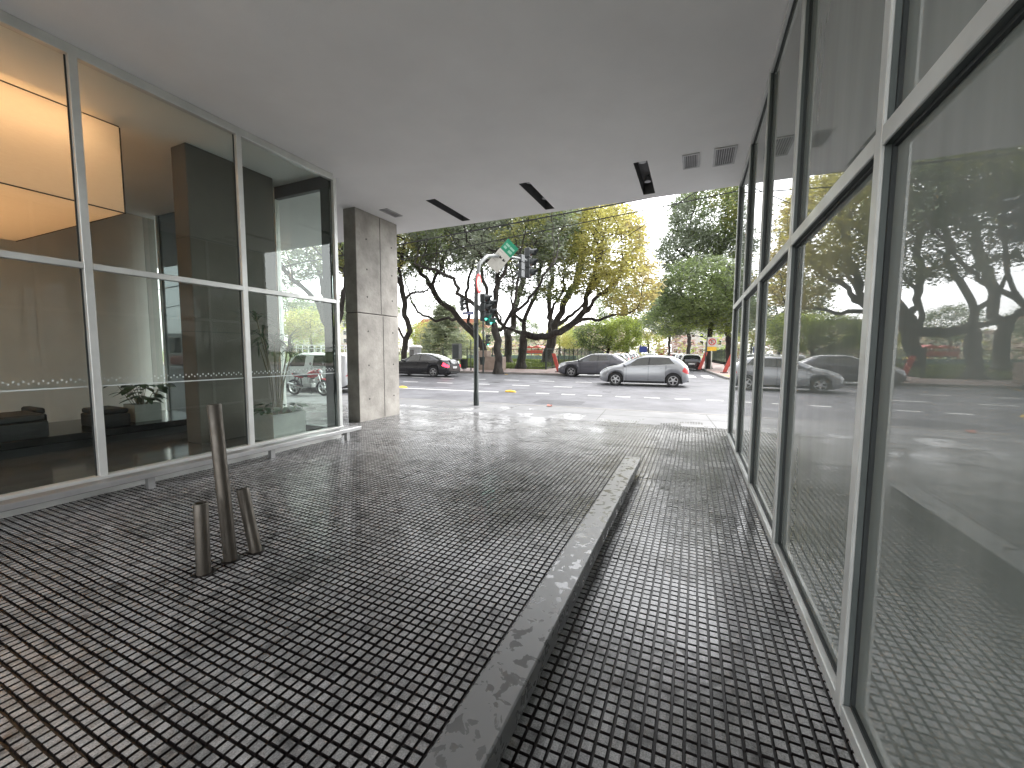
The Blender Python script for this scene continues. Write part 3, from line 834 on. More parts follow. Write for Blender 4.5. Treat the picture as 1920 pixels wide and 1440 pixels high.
# planters with plants
def leaf_blade(b, base, d, L, w, droop, n=5):
    d = Vector(d).normalized(); side = d.cross(Vector((0, 0, 1)))
    side = side.normalized() if side.length > 1e-3 else Vector((1, 0, 0))
    vs = []; p = Vector(base); dd = d.copy()
    for k in range(n + 1):
        s = k / n; ww = w * math.sin(math.pi * min(1, 0.08 + s * 0.92)) ** 0.8
        vs += [p - side * ww, p + side * ww + Vector((0, 0, 0.0))]
        dd = (dd + Vector((0, 0, -droop / n))).normalized(); p = p + dd * (L / n)
    b.add(vs, [(2 * k, 2 * k + 1, 2 * k + 3, 2 * k + 2) for k in range(n)])
def planter(name, loc, sx, h, label, plabel, kind):
    q = thing(name, label, 'planter', loc)
    b = MB(); o_, i_ = sx, sx - 0.02
    vs = [(-o_, -o_, 0), (o_, -o_, 0), (o_, o_, 0), (-o_, o_, 0), (-o_, -o_, h), (o_, -o_, h), (o_, o_, h), (-o_, o_, h),
          (-i_, -i_, h), (i_, -i_, h), (i_, i_, h), (-i_, i_, h), (-i_, -i_, h - 0.04), (i_, -i_, h - 0.04), (i_, i_, h - 0.04), (-i_, i_, h - 0.04)]
    fs = [(0, 3, 2, 1), (0, 1, 5, 4), (1, 2, 6, 5), (2, 3, 7, 6), (3, 0, 4, 7)]
    for k in range(4):
        j = (k + 1) % 4
        fs += [(4 + k, 4 + j, 8 + j, 8 + k), (8 + k, 8 + j, 12 + j, 12 + k)]
    b.add(vs, fs); b.build('box', M['planter'], q)
    MB().box(-i_ + .001, i_ - .001, -i_ + .001, i_ - .001, h - 0.05, h - 0.038).build('soil', M['soil'], q)
    pl = thing('potted_plant', plabel, 'plant', (loc[0], loc[1], loc[2] + h - 0.04))
    st = MB(); lf = MB(); r = random.Random(len(label))
    if kind == 'bushy':
        for k in range(30):
            a = r.uniform(0, 6.28); rr = r.uniform(0, i_ * 0.7); hh = r.uniform(0.12, 0.42)
            b0 = Vector((rr * math.cos(a), rr * math.sin(a), 0)); d = Vector((math.cos(a) * 0.5, math.sin(a) * 0.5, 1))
            e_ = b0 + d.normalized() * hh
            st.tube([b0, e_], 0.004, 4)
            for _ in range(3):
                a2 = a + r.uniform(-1.1, 1.1)
                leaf_blade(lf, e_, (math.cos(a2), math.sin(a2), r.uniform(-0.1, 0.5)), r.uniform(0.14, 0.24), r.uniform(0.03, 0.05), 0.9)
    else:
        for k in range(9):
            a = k * 0.7 + r.uniform(-.2, .2); hh = r.uniform(0.95, 1.5)
            pts = [Vector((0.05 * math.cos(a), 0.05 * math.sin(a), 0)), Vector((0.10 * math.cos(a), 0.10 * math.sin(a), hh * 0.5)), Vector((0.24 * math.cos(a), 0.24 * math.sin(a), hh))]
            st.tube(pts, [0.014, 0.011, 0.008], 5)
            for _ in range(22):
                a2 = r.uniform(0, 6.28)
                leaf_blade(lf, pts[2] + Vector((0, 0, r.uniform(-0.1, 0.03))), (math.cos(a2), math.sin(a2), r.uniform(-0.1, 1.0)), r.uniform(0.25, 0.45), 0.011, 0.8)
        for k in range(30):
            a = r.uniform(0, 6.28); b0 = Vector((i_ * 0.75 * math.cos(a), i_ * 0.75 * math.sin(a), 0.02))
            e_ = b0 + Vector((0.5 * math.cos(a), 0.5 * math.sin(a), 0.8)).normalized() * r.uniform(0.05, 0.16)
            st.tube([b0, e_], 0.004, 4)
            for _ in range(2):
                a2 = a + r.uniform(-1, 1)
                leaf_blade(lf, e_, (math.cos(a2), math.sin(a2), 0.25), r.uniform(0.12, 0.2), 0.035, 1.0)
    st.build('stems', M['twig'], pl); lf.build('foliage', M['plant'], pl)
planter('white_planter', (-8.02, 3.46, 0.322), 0.17, 0.27, 'small pale cube planter on the black lobby bench', 'leafy green potted plant in the small planter on the bench', 'bushy')
planter('floor_planter', (-5.85, 4.20, 0.101), 0.27, 0.40, 'large grey cube planter on the lobby floor by the corner glass', 'tall spiky dracaena with leafy undergrowth in the floor planter', 'tall')

# ------------------------------------------------------------------ trees
def leafmat(name):
    m = bpy.data.materials.new(name); m.use_nodes = True
    nt = m.node_tree; nt.nodes.clear(); N = nt.nodes.new; L = nt.links.new
    out = N('ShaderNodeOutputMaterial'); at = N('ShaderNodeAttribute'); at.attribute_name = 'leafcol'
    df = N('ShaderNodeBsdfDiffuse'); tl = N('ShaderNodeBsdfTranslucent'); gl = N('ShaderNodeBsdfGlossy'); gl.inputs['Roughness'].default_value = 0.45
    m1 = N('ShaderNodeMixShader'); m1.inputs[0].default_value = 0.6
    m2 = N('ShaderNodeMixShader'); m2.inputs[0].default_value = 0.06
    nz = N('ShaderNodeTexNoise'); nz.inputs['Scale'].default_value = 1.3
    ge = N('ShaderNodeNewGeometry'); L(ge.outputs['Position'], nz.inputs['Vector'])
    mr = N('ShaderNodeMapRange'); mr.inputs['To Min'].default_value = 0.75; mr.inputs['To Max'].default_value = 1.25; L(nz.outputs[0], mr.inputs['Value'])
    hs = N('ShaderNodeHueSaturation'); L(at.outputs['Color'], hs.inputs['Color']); L(mr.outputs[0], hs.inputs['Value'])
    L(hs.outputs[0], df.inputs[0]); L(hs.outputs[0], tl.inputs[0])
    L(df.outputs[0], m1.inputs[1]); L(tl.outputs[0], m1.inputs[2]); L(m1.outputs[0], m2.inputs[1]); L(gl.outputs[0], m2.inputs[2]); L(m2.outputs[0], out.inputs[0])
    return m
M['leaf'] = leafmat('tree_leaf')

GREYGREEN = (0.23, 0.265, 0.19); DEEP = (0.11, 0.15, 0.07); MIDGREEN = (0.18, 0.235, 0.085)
YELLOW = (0.46, 0.43, 0.13); OLIVE = (0.33, 0.34, 0.11); OCHRE = (0.43, 0.36, 0.14); PINK = (0.30, 0.19, 0.16); LIME = (0.35, 0.42, 0.09)

def grow(start, parent, attr, di, dk, step, iters, wig, trop, seed):
    g = np.random.default_rng(seed)
    pos = np.zeros((24000, 3)); par = np.full(24000, -1, int); nch = np.zeros(24000, int)
    n = len(start); pos[:n] = start; par[:n] = parent
    for i in range(n):
        if par[i] >= 0: nch[par[i]] += 1
    A = attr.copy(); D = np.full(len(A), 1e9); I = np.zeros(len(A), int)
    def upd(a, b):
        nonlocal D, I
        for c in range(a, b, 400):
            e = min(b, c + 400)
            d = np.linalg.norm(A[:, None, :] - pos[None, c:e, :], axis=2)
            k = d.argmin(1); dm = d[np.arange(len(A)), k]
            w = dm < D; D = np.where(w, dm, D); I = np.where(w, k + c, I)
    upd(0, n)
    for it in range(iters):
        act = D < di
        if not act.any():
            act = D < D.min() + 0.5
        idx = I[act]; v = A[act] - pos[idx]; v /= np.linalg.norm(v, axis=1)[:, None] + 1e-9
        S = np.zeros((n, 3)); np.add.at(S, idx, v)
        nd = np.unique(idx); nd = nd[nch[nd] < 3]
        if len(nd) == 0 or n + len(nd) > 23900: break
        d = S[nd]; d /= np.linalg.norm(d, axis=1)[:, None] + 1e-9
        d += g.normal(0, wig, d.shape); d[:, 2] += trop
        d /= np.linalg.norm(d, axis=1)[:, None] + 1e-9
        m = n + len(nd)
        pos[n:m] = pos[nd] + d * step; par[n:m] = nd; nch[nd] += 1
        o = n; n = m
        upd(o, n)
        keep = D > dk
        if not keep.any(): break
        A, D, I = A[keep], D[keep], I[keep]
    return pos[:n], par[:n]

def tree_mesh(b, pos, par, root_r, tip=0.012, ex=2.25, minr=0.0, floor_r=()):
    n = len(pos); kids = [[] for _ in range(n)]
    for i in range(n):
        if par[i] >= 0: kids[par[i]].append(i)
    r = np.zeros(n); order = []; st = [i for i in range(n) if par[i] < 0]
    while st:
        k = st.pop(); order.append(k); st += kids[k]
    for k in reversed(order):
        r[k] = tip if not kids[k] else (sum(r[c] ** ex for c in kids[k])) ** (1 / ex)
    root = max(r[i] for i in range(n) if par[i] < 0)
    q = math.log(root_r / tip) / math.log(max(root / tip, 1.01))
    r = tip * (r / tip) ** q
    for i, fr_ in enumerate(floor_r): r[i] = max(r[i], fr_)
    st = [i for i in range(n) if par[i] < 0]
    jobs = [(k, None) for k in st]
    while jobs:
        k, pv = jobs.pop()
        ch = [] if pv is None else [pv]
        c = k
        while True:
            ch.append(c)
            ks = sorted(kids[c], key=lambda x: -r[x])
            for x in ks[1:]: jobs.append((x, c))
            if not ks: break
            c = ks[0]
        if len(ch) < 2: continue
        rr = [r[i] for i in ch]
        if pv is not None: rr[0] = min(r[pv], rr[1] * 1.25)
        if rr[min(1, len(rr) - 1)] < minr: continue
        ns = 9 if rr[0] > 0.15 else 6 if rr[0] > 0.05 else 4 if rr[0] > 0.02 else 3
        b.tube([Vector(pos[i]) for i in ch], [float(x) for x in rr], ns, caps=False)
    return r, kids

def leaf_cloud(P, cols, per, spread, lsize, seed, flat=0.35, droop=0.0):
    """P: clump centres, cols: per-clump colours -> quads and their colours"""
    g = np.random.default_rng(seed)
    n = len(P) * per
    c = np.repeat(P, per, 0) + g.normal(0, 1, (n, 3)) * np.array([spread, spread, spread * 0.7])
    if droop: c[:, 2] -= np.abs(g.normal(0, droop, n))
    d = g.normal(0, 1, (n, 3)); d[:, 2] *= flat; d /= np.linalg.norm(d, axis=1)[:, None]
    u = g.normal(0, 1, (n, 3)); u[:, 2] += 0.7; s = np.cross(d, u); s /= np.linalg.norm(s, axis=1)[:, None] + 1e-9
    L = lsize * g.uniform(0.6, 1.35, n)[:, None]; W = L * g.uniform(0.22, 0.42, n)[:, None]
    Q = np.empty((n, 4, 3)); Q[:, 0] = c - d * L * 0.5; Q[:, 1] = c + s * W * 0.5; Q[:, 2] = c + d * L * 0.5; Q[:, 3] = c - s * W * 0.5
    C = np.repeat(cols, per, 0) * g.uniform(0.7, 1.3, n)[:, None]
    return Q, C
def leaf_object(name, Q, C, parent):
    me = tri_mesh(name, Q, M['leaf'])
    at = me.color_attributes.new('leafcol', 'FLOAT_COLOR', 'POINT')
    a = np.ones((len(Q), 4, 4), np.float32); a[:, :, :3] = C[:, None, :]
    at.data.foreach_set('color', a.ravel())
    return link(name, me, parent)

def ellip(c, r, n, g, shell=0.35):
    v = g.normal(0, 1, (n, 3)); v /= np.linalg.norm(v, axis=1)[:, None]
    rad = (shell + (1 - shell) * g.random(n)) ** (1 / 2.2)
    return np.array(c) + v * rad[:, None] * np.array(r)

def mixcol(P, pal, seed, scale=0.45, jit=0.25, bias=0.0):
    """pal: list of (colour, weight); patches by a cheap smooth field so whole boughs share a hue"""
    g = np.random.default_rng(seed); f = np.zeros(len(P))
    for _ in range(5):
        k = g.normal(0, scale, 3); f += np.sin(P @ k + g.uniform(0, 6.28))
    f = f / 3.2 + g.normal(0, jit, len(P)) + bias * (P[:, 0] - P[:, 0].mean()); rk = f.argsort().argsort() / max(1, len(P) - 1)
    w = np.cumsum([q[1] for q in pal]); w = w / w[-1]
    idx = np.searchsorted(w, np.clip(rk, 0, 0.9999), side='right')
    return np.array([q[0] for q in pal])[np.clip(idx, 0, len(pal) - 1)]

def make_tree(name, base, limbs, crowns, pal, label, root_r=0.3, natt=420, seed=1, di=3.0, dk=0.42, step=0.31, wig=0.24, trop=0.08,
              per=16, spread=0.28, lsize=0.29, group=None, leaf_r=0.024, minr=0.0, droop=0.0, iters=70, shell=0.35, keepfrac=1.0, bias=0.0, leafz=None):
    """limbs: list of world polylines, the first is the trunk; crowns: list of (centre, radii, share)"""
    base = Vector(base); t = thing(name, label, 'tree', base, 0, group)
    g = np.random.default_rng(seed)
    P = []; par = []; fl = []
    for li, L in enumerate(limbs):
        pts = [Vector(p) - base for p in L]
        fine = []
        for a, b_ in zip(pts[:-1], pts[1:]):
            k = max(1, int((b_ - a).length / 0.4))
            for q in range(k): fine.append(a.lerp(b_, q / k))
        fine.append(pts[-1])
        if li == 0: prev = -1
        else:
            d = [(Vector(x) - fine[0]).length for x in P]; prev = int(np.argmin(d)); 
            if d[prev] < 0.25: fine = fine[1:]
        for q, x in enumerate(fine):
            jit = Vector(g.normal(0, 0.06, 3)) if q else Vector((0, 0, 0))
            fl.append(root_r * (0.9 - .4 * q / len(fine)) if li == 0 else root_r * (0.46 - 0.36 * q / len(fine)))
            P.append(tuple(x + jit)); par.append(prev); prev = len(P) - 1
    att = np.concatenate([ellip(tuple(Vector(c) - base), r, max(8, int(natt * s)), g, shell) for c, r, s in crowns])
    att = att[att[:, 2] > 1.2]
    pos, pr = grow(np.array(P), np.array(par), att, di, dk, step, iters, wig, trop, seed)
    b = MB(); r, kids = tree_mesh(b, pos, pr, root_r, minr=minr, floor_r=fl)
    # flared foot
    b.tube([(0, 0, -0.15), (0, 0, 0.05), (0, 0, 0.35), (0, 0, 0.8)], [root_r * 1.7, root_r * 1.45, root_r * 1.12, root_r * 0.9], 10, caps=False)
    b.build('trunk', M['bark'], t, smooth=60)
    tips = np.array([i for i in range(len(pos)) if r[i] < leaf_r and i >= len(P)])
    if leafz and len(tips):
        pz = np.clip((pos[tips][:, 2] + base.z - leafz[0]) / (leafz[1] - leafz[0]), 0.06, 1); tips = tips[g.random(len(tips)) < pz]
    if keepfrac < 1: tips = tips[g.random(len(tips)) < keepfrac]
    if per > 0 and len(tips):
        cl = pos[tips]
        Q, C = leaf_cloud(cl, mixcol(cl + np.array(base), pal, seed, bias=bias), per, spread, lsize, seed + 5, droop=droop)
        leaf_object('crown', Q, C, t)
    return t

def at(px, py, Y): return gy(px, py, Y)
def limb(pts, Y, dY=0.0, wob=0.0):
    wob *= 2.2
    """picture points -> a limb in the plane y = Y, leaning by dY over its length"""
    n = len(pts); out = []
    for k, p in enumerate(pts):
        s = k / max(1, n - 1)
        out.append(gy(p[0], p[1], Y + dY * s + wob * math.sin(k * 1.7)))
    return out

HG = 'old spreading trees along the park edge'
# A: thick trunk on the far pavement
bA = gz(934, 698, 0.0); YA = bA.y
make_tree('spreading_tree', bA,
    [[bA] + limb([(933, 670), (933, 640), (931, 622)], YA),
     limb([(931, 622), (921, 602), (927, 575), (929, 545), (934, 510), (930, 470)], YA, 1.5, .2),
     limb([(931, 622), (940, 618), (956, 592), (964, 572), (968, 545), (975, 505)], YA, -1.2, .2),
     limb([(921, 602), (905, 585), (893, 572), (861, 550), (851, 524), (829, 511), (800, 500), (778, 492)], YA, -1.8, .2),
     limb([(956, 592), (985, 570), (1003, 545), (1018, 520), (1040, 490)], YA, -2.2, .2),
     limb([(934, 510), (905, 480), (880, 455)], YA + .7, -1.5), limb([(930, 545), (950, 500), (965, 465)], YA + .5, 2)],
    [((bA.x - 1.0, YA + 0.5, 10.4), (6.8, 4.8, 2.5), 1.0), ((bA.x - 4.5, YA + 1, 8.9), (3.0, 3, 1.6), .2), ((bA.x, YA, 7.6), (6, 4, 2.2), .42)],
    [(DEEP, .5), (GREYGREEN, 6), (MIDGREEN, 1.5), (OLIVE, .6)],
    'thick dark tree trunk at the far kerb with spreading crown', 0.27, 1500, 21, per=20, leafz=(7.6, 10.0), group=HG)
# E: leaning tree left, behind the stone block
bE = Vector((gy(911, 672, 30.5).x, 30.5, 0.25)); YE = 30.5
make_tree('spreading_tree', bE,
    [[bE] + limb([(909, 662), (900, 642), (890, 627), (864, 602)], YE, -0.5),
     limb([(864, 602), (848, 583), (820, 560), (809, 537), (784, 505), (765, 480)], YE - .5, -1.5, .2),
     limb([(860, 598), (835, 598), (818, 602), (795, 592), (784, 585), (773, 568)], YE - .5, 1.2, .2),
     limb([(809, 537), (825, 505), (838, 470), (850, 445)], YE - 1.4, 1.5, .2),
     limb([(890, 627), (880, 600), (872, 560), (880, 520), (890, 480)], YE, 2.0, .2)],
    [((bE.x - 5.0, YE - .5, 11.2), (6.0, 4.5, 2.9), 1.0), ((bE.x - 8.5, YE, 10.0), (3.2, 3, 2.0), .3), ((bE.x - 4.5, YE, 7.6), (6, 3, 2.3), .42), ((bE.x - 7, YE, 5.5), (1.5, 2, 1.0), .03)],
    [(DEEP, .5), (GREYGREEN, 4), (MIDGREEN, 2.0), (OLIVE, 1.4), (YELLOW, 1.0)],
    'leaning tree with a long low limb behind the traffic light pole', 0.30, 1350, 33, per=20, leafz=(7.6, 10.4), bias=-.22, group=HG)
# B: trunk with heavy right limb
YB = 32.5; bB = Vector((gy(977, 681, YB).x, YB, 0.15))
make_tree('spreading_tree', bB,
    [[bB] + limb([(978, 668), (981, 645), (983, 627)], YB),
     limb([(983, 627), (965, 618), (945, 612), (935, 590), (925, 570)], YB, 2.0, .2),
     limb([(983, 627), (982, 604), (989, 582), (997, 566), (1010, 540), (1012, 505), (1022, 470)], YB, 1.4, .2),
     limb([(983, 630), (1000, 631), (1032, 629), (1050, 622), (1065, 612), (1097, 585), (1122, 555), (1147, 540), (1165, 512)], YB, -1.6, .25),
     limb([(1065, 612), (1102, 597), (1125, 599), (1145, 590), (1172, 589), (1195, 578)], YB - .8, -1.5, .2),
     limb([(1032, 629), (1030, 600), (1040, 570), (1058, 545), (1060, 505)], YB - .5, 1.5, .2),
     limb([(1097, 585), (1100, 550), (1115, 520), (1120, 480), (1130, 450)], YB - 1, 1.0, .2),
     limb([(982, 604), (965, 590), (958, 560), (962, 530)], YB + .3, 1.0, .2)],
    [((bB.x + 2.0, YB, 11.5), (5.6, 4.6, 2.8), .9), ((bB.x + 2.5, YB, 7.8), (5.5, 3, 2.4), .40), ((bB.x + 7.0, YB - 1.0, 9.5), (3.6, 4.0, 3.6), .75), ((bB.x + 9.3, YB - 1.5, 6.4), (2.1, 3.2, 2.3), .42)],
    [(GREYGREEN, 2.6), (MIDGREEN, 1.2), (OLIVE, 2.2), (YELLOW, 2.6), (OCHRE, .6)],
    'tree with one heavy limb sweeping right into yellow foliage', 0.36, 1150, 45, per=22, bias=.40, group=HG)
# C: trunk behind
YC = 39.0; bC = Vector((gy(952, 675, YC).x, YC, 0.38))
make_tree('spreading_tree', bC,
    [[bC] + limb([(953, 655), (953, 635), (952, 625)], YC), limb([(952, 625), (942, 612), (930, 590), (915, 560), (905, 520)], YC, -1, .2),
     limb([(952, 625), (962, 612), (962, 585), (975, 550), (985, 510)], YC, 1.5, .2)],
    [((bC.x, YC + 1, 12.8), (7.0, 5.0, 2.9), 1)], [(GREYGREEN, 3), (MIDGREEN, 3), (OLIVE, 1.5), (YELLOW, 1)],
    'tree with a forked trunk standing between the two nearer trunks', 0.40, 700, 52, per=10, leafz=(8, 11), lsize=0.27, group=HG)
# D: stout leaning trunk
YD = 40.0; bD = Vector((gy(1026, 672, YD).x, YD, 0.38))
make_tree('spreading_tree', bD,
    [[bD] + limb([(1029, 655), (1033, 635), (1039, 612)], YD), limb([(1039, 612), (1031, 594), (1029, 560), (1035, 520)], YD, 1, .2),
     limb([(1039, 612), (1052, 585), (1060, 560), (1080, 530), (1090, 490)], YD, -1.5, .2),
     limb([(1039, 612), (1062, 600), (1090, 575), (1110, 540)], YD, 1.5, .2)],
    [((bD.x + 1.5, YD, 13.4), (6.5, 5.0, 3.0), 1), ((bD.x + 7, YD, 11.0), (3.5, 4, 3.2), .4)], [(GREYGREEN, 2.5), (MIDGREEN, 1.5), (OLIVE, 2), (YELLOW, 2.5)],
    'stout leaning trunk at the right end of the lawn', 0.50, 700, 61, per=10, leafz=(8, 11), lsize=0.27, group=HG)
# L: twisted trunk left
bL = gz(757, 692, 0.0); YL_ = 27.0; bL = Vector((gy(757, 690, YL_).x, YL_, 0))
make_tree('spreading_tree', bL,
    [[bL] + limb([(757, 672), (760, 640), (768, 620), (760, 592), (757, 564), (753, 535)], YL_),
     limb([(753, 535), (750, 505), (756, 470), (765, 440)], YL_, -1, .2), limb([(757, 560), (772, 551), (793, 547), (810, 535), (830, 520)], YL_, 1, .2),
     limb([(757, 640), (750, 618), (735, 600), (715, 575), (690, 545), (665, 520)], YL_, -1.5, .2), limb([(753, 535), (735, 510), (715, 480), (690, 455)], YL_, 1.5)],
    [((bL.x - 1.5, YL_, 10.6), (5.6, 4.5, 3.2), 1), ((bL.x - 5, YL_ - 1, 9.6), (3.5, 3.2, 2.2), .4)], [(DEEP, 1), (GREYGREEN, 2), (MIDGREEN, 2), (YELLOW, 2.4), (OLIVE, 1.5)],
    'twisted thin trunk right of the concrete pillar behind the black car', 0.24, 900, 71, per=18, leafz=(6.5, 9.5), bias=.1, group=HG)
# P: tree seen through the lobby corner glass
YP = 22.0; bP = Vector((gy(619, 690, YP).x, YP, 0))
make_tree('spreading_tree', bP,
    [[bP] + limb([(622, 668), (620, 640), (612, 612), (604, 590)], YP), limb([(604, 590), (590, 560), (572, 542), (550, 525), (530, 505)], YP, -1, .2),
     limb([(620, 635), (640, 590), (648, 540), (650, 495), (640, 450)], YP, 1, .2), limb([(604, 590), (606, 550), (598, 510), (580, 480)], YP, 1.2, .2)],
    [((bP.x - 1.5, YP, 10.0), (6.0, 5.0, 3.0), 1), ((bP.x - 5, YP - .5, 8.0), (3, 3, 1.8), .3)], [(DEEP, 1), (GREYGREEN, 2.5), (MIDGREEN, 2.5), (OLIVE, .8)],
    'dark trunked tree seen through the lobby corner glass', 0.27, 1100, 83, per=17, group=HG)
# right-hand trees across the side street
bR = Vector((gy(1329, 686, 41.0).x, 41.0, 0.0))
make_tree('street_tree', bR, [[bR, bR + Vector((-.1, .1, 2.2)), bR + Vector((.05, .2, 4.4)), bR + Vector((-.2, .3, 7))], [bR + Vector((.05, .2, 4.4)), bR + Vector((-1.6, -.4, 6)), bR + Vector((-3, -.8, 7))], [bR + Vector((.05, .2, 4.4)), bR + Vector((1.4, -.8, 6))]],
    [((bR.x - .6, 41, 6.9), (4.3, 4.2, 3.3), 1.0), ((bR.x + 1.4, 41, 5.0), (2.6, 3.0, 2.0), .3), ((bR.x - 3.0, 40.5, 4.8), (2.2, 2.4, 1.9), .25)],
    [(DEEP, .5), (MIDGREEN, 3.4), (GREYGREEN, 2), (LIME, 2.2)], 'bushy green street tree beside the no-parking sign', 0.22, 1100, 91, per=24, lsize=0.28, spread=.34, group='trees on the right side street corner')
bS = Vector((3.6, 50.0, 0.1))
make_tree('tall_street_tree', bS, [[bS, bS + Vector((-.3, 0, 4)), bS + Vector((-.8, .3, 8)), bS + Vector((-1.2, .3, 12))], [bS + Vector((-.8, .3, 8)), bS + Vector((-3.6, 0, 11)), bS + Vector((-5.5, -.5, 12.5))], [bS + Vector((-.8, .3, 8)), bS + Vector((1.5, -.5, 12))]],
    [((bS.x - 2.2, 50, 16.2), (4.6, 5, 4.4), 1.0), ((bS.x - 4.5, 49.5, 12.6), (3.6, 3.5, 2.6), .4), ((bS.x + 2, 50, 15), (3.8, 4, 5), .6), ((bS.x + 1.5, 47, 9.5), (3, 3, 3), .25)],
    [(DEEP, .6), (GREYGREEN, 4), (MIDGREEN, 2), (OLIVE, .6)], 'tall grey-green tree rising highest on the right', 0.34, 1300, 97, per=24, lsize=0.34, spread=.4, group='trees on the right side street corner')
# bushy low tree in the park right
bT = Vector((gy(1140, 668, 46).x, 46, 0.3))
make_tree('round_park_tree', bT, [[bT, bT + Vector((0, 0, 1.2)), bT + Vector((.1, 0, 2.4))]],
    [((bT.x - 1.6, 46, 3.3), (2.3, 2.2, 1.9), .8), ((bT.x + 1.5, 46, 3.4), (2.3, 2.2, 2.1), .8)], [(DEEP, .8), (MIDGREEN, 2.4), (LIME, 3)],
    'low round bright green tree in front of the side street fence', 0.16, 800, 103, di=2.2, per=40, lsize=0.24, spread=.3)

# background prototypes, copied and turned
def proto(name, pal, h, rad, seed, label, **kw):
    b0 = Vector((0, 0, 0))
    return make_tree(name, b0, [[b0, Vector((.1, 0, h * .2)), Vector((-.1, .1, h * .38))], [Vector((-.1, .1, h * .38)), Vector((rad * .5, 0, h * .55))], [Vector((-.1, .1, h * .38)), Vector((-rad * .45, .4, h * .58))]],
        [((0, 0, h * .66), (rad, rad, h * .33), 1)], pal, label, max(.18, h * .02), seed=seed, **kw)
pr_g = proto('park_tree', [(DEEP, 2), (MIDGREEN, 3), (GREYGREEN, 2)], 11, 5.0, 201, '', natt=420, per=30, lsize=.40, spread=.45, dk=.7, step=.45)
pr_y = proto('yellow_tree', [(YELLOW, 3), (OLIVE, 2), (LIME, 2), (OCHRE, 1)], 9, 4.6, 202, '', natt=420, per=30, lsize=.38, spread=.45, dk=.7, step=.45, droop=.5)
pr_p = proto('bare_tree', [(PINK, 1), (OCHRE, .3)], 9, 4.0, 203, '', natt=380, per=3, lsize=.2, spread=.3, dk=.5, step=.4)
first = {}
def put(pr, px, Y, s, label, group, rz=None, dz=0.3):
    p = gy(px, 660, Y)
    o = pr if pr.name not in first else copy_tree(pr)
    first[pr.name] = 1
    o.location = (p.x, Y, dz); o.scale = (s, s, s * random.uniform(.92, 1.1)); o.rotation_euler = (0, 0, random.uniform(0, 6.28) if rz is None else rz)
    tag(o, label, 'tree', group)
BG = 'background trees in the park and along the side street'
put(pr_y, 800, 58, 0.80, 'yellow tree left of the cedar in the park', BG)
put(pr_y, 585, 36, 0.78, 'yellow weeping tree seen through the lobby glass', BG)
put(pr_y, 880, 60, 0.55, 'low yellow tree right behind the leaning limb', BG)
put(pr_y, 1075, 62, 0.50, 'low yellow tree right of the stout leaning trunk', BG)
put(pr_y, 1215, 95, 1.15, 'yellow tree hanging over the far side street', BG)
put(pr_y, 1050, 70, 0.7, 'yellow-green tree far behind the park lawn', BG)
put(pr_g, 1255, 66, 0.85, 'green tree beyond the parked cars on the right', BG)
put(pr_g, 1175, 78, 1.35, 'tall green tree left of the far side street', BG)
put(pr_g, 1290, 80, 1.5, 'large green tree behind the tall one on the right', BG)
put(pr_g, 985, 85, 0.8, 'green tree deep in the park behind the trunks', BG)
put(pr_g, 910, 90, 0.9, 'green tree deep in the park left of centre', BG)
put(pr_g, 690, 60, 1.2, 'green tree hidden partly by the concrete pillar', BG)
put(pr_g, 545, 48, 1.1, 'green tree at the left edge of the lobby corner view', BG)
put(pr_p, 1200, 120, 1.25, 'pinkish bare tree at the end of the side street', BG)
put(pr_p, 1235, 135, 1.35, 'pinkish bare tree closing the side street view', BG)
put(pr_p, 865, 66, 0.75, 'bare pinkish tree in front of the red-roofed building', BG)
put(pr_p, 1105, 75, 0.85, 'bare pinkish tree behind the round green tree', BG)
put(pr_p, 1010, 60, 0.5, 'small bare tree behind the play area', BG)
put(pr_g, 1330, 62, 1.0, 'green tree behind the corner fence', BG, dz=0)
put(pr_g, 1440, 44, 1.0, 'green tree standing furthest right beyond the corner pavement', BG, dz=0)
# far wood that reads as one mass at the end of the park
def far_wood():
    g = np.random.default_rng(5); Pc = []
    for k in range(420):
        px = g.uniform(500, 1420); Y = g.uniform(100, 112)
        p = gy(px, 660, Y); Pc.append((p.x, Y, 0.5 + 5.0 * g.random() ** 1.2))
    Pc = np.array(Pc)
    Q, C = leaf_cloud(Pc, mixcol(Pc, [(GREYGREEN, 2), (OLIVE, 2), (PINK, 3), (LIME, 1), (MIDGREEN, 1)], 9, .12), 30, 1.1, .9, 77)
    o = leaf_object('far_wood', Q, C, None); o['kind'] = 'stuff'
    tag(o, 'hazy mass of mixed trees far behind the park', 'trees')
far_wood()
# cedar with layered boughs
pc = gy(835, 668, 50); t = thing('cedar_tree', 'grey-green cedar with flat layered boughs in the park', 'tree', (pc.x, 50, .35))
b = MB(); b.tube([(0, 0, -.2), (.1, 0, 4), (0, 0, 8.2)], [.28, .18, .03], 8); cl = []
g = np.random.default_rng(15)
for lv in range(9):
    z = 1.2 + lv * .78; L_ = 4.6 * (1 - lv / 10.5)
    for k in range(8):
        a = k * .785 + lv * .5 + g.uniform(-.2, .2); e_ = Vector((math.cos(a) * L_, math.sin(a) * L_, z - .25 * L_ / 4))
        b.tube([(0, 0, z), Vector((0, 0, z + .15)).lerp(e_, .5), e_], [.07, .045, .015], 4, caps=False)
        for q in range(12):
            s = g.uniform(.25, 1.05); cl.append((e_.x * s + g.normal(0, .3), e_.y * s + g.normal(0, .3), z + (e_.z - z) * s))
b.build('trunk', M['bark'], t, smooth=60); cl = np.array(cl)
Q, C = leaf_cloud(cl, np.tile(np.array([(0.24, 0.27, 0.17)]), (len(cl), 1)), 34, .34, .3, 16, flat=.15)
leaf_object('crown', Q, C, t)

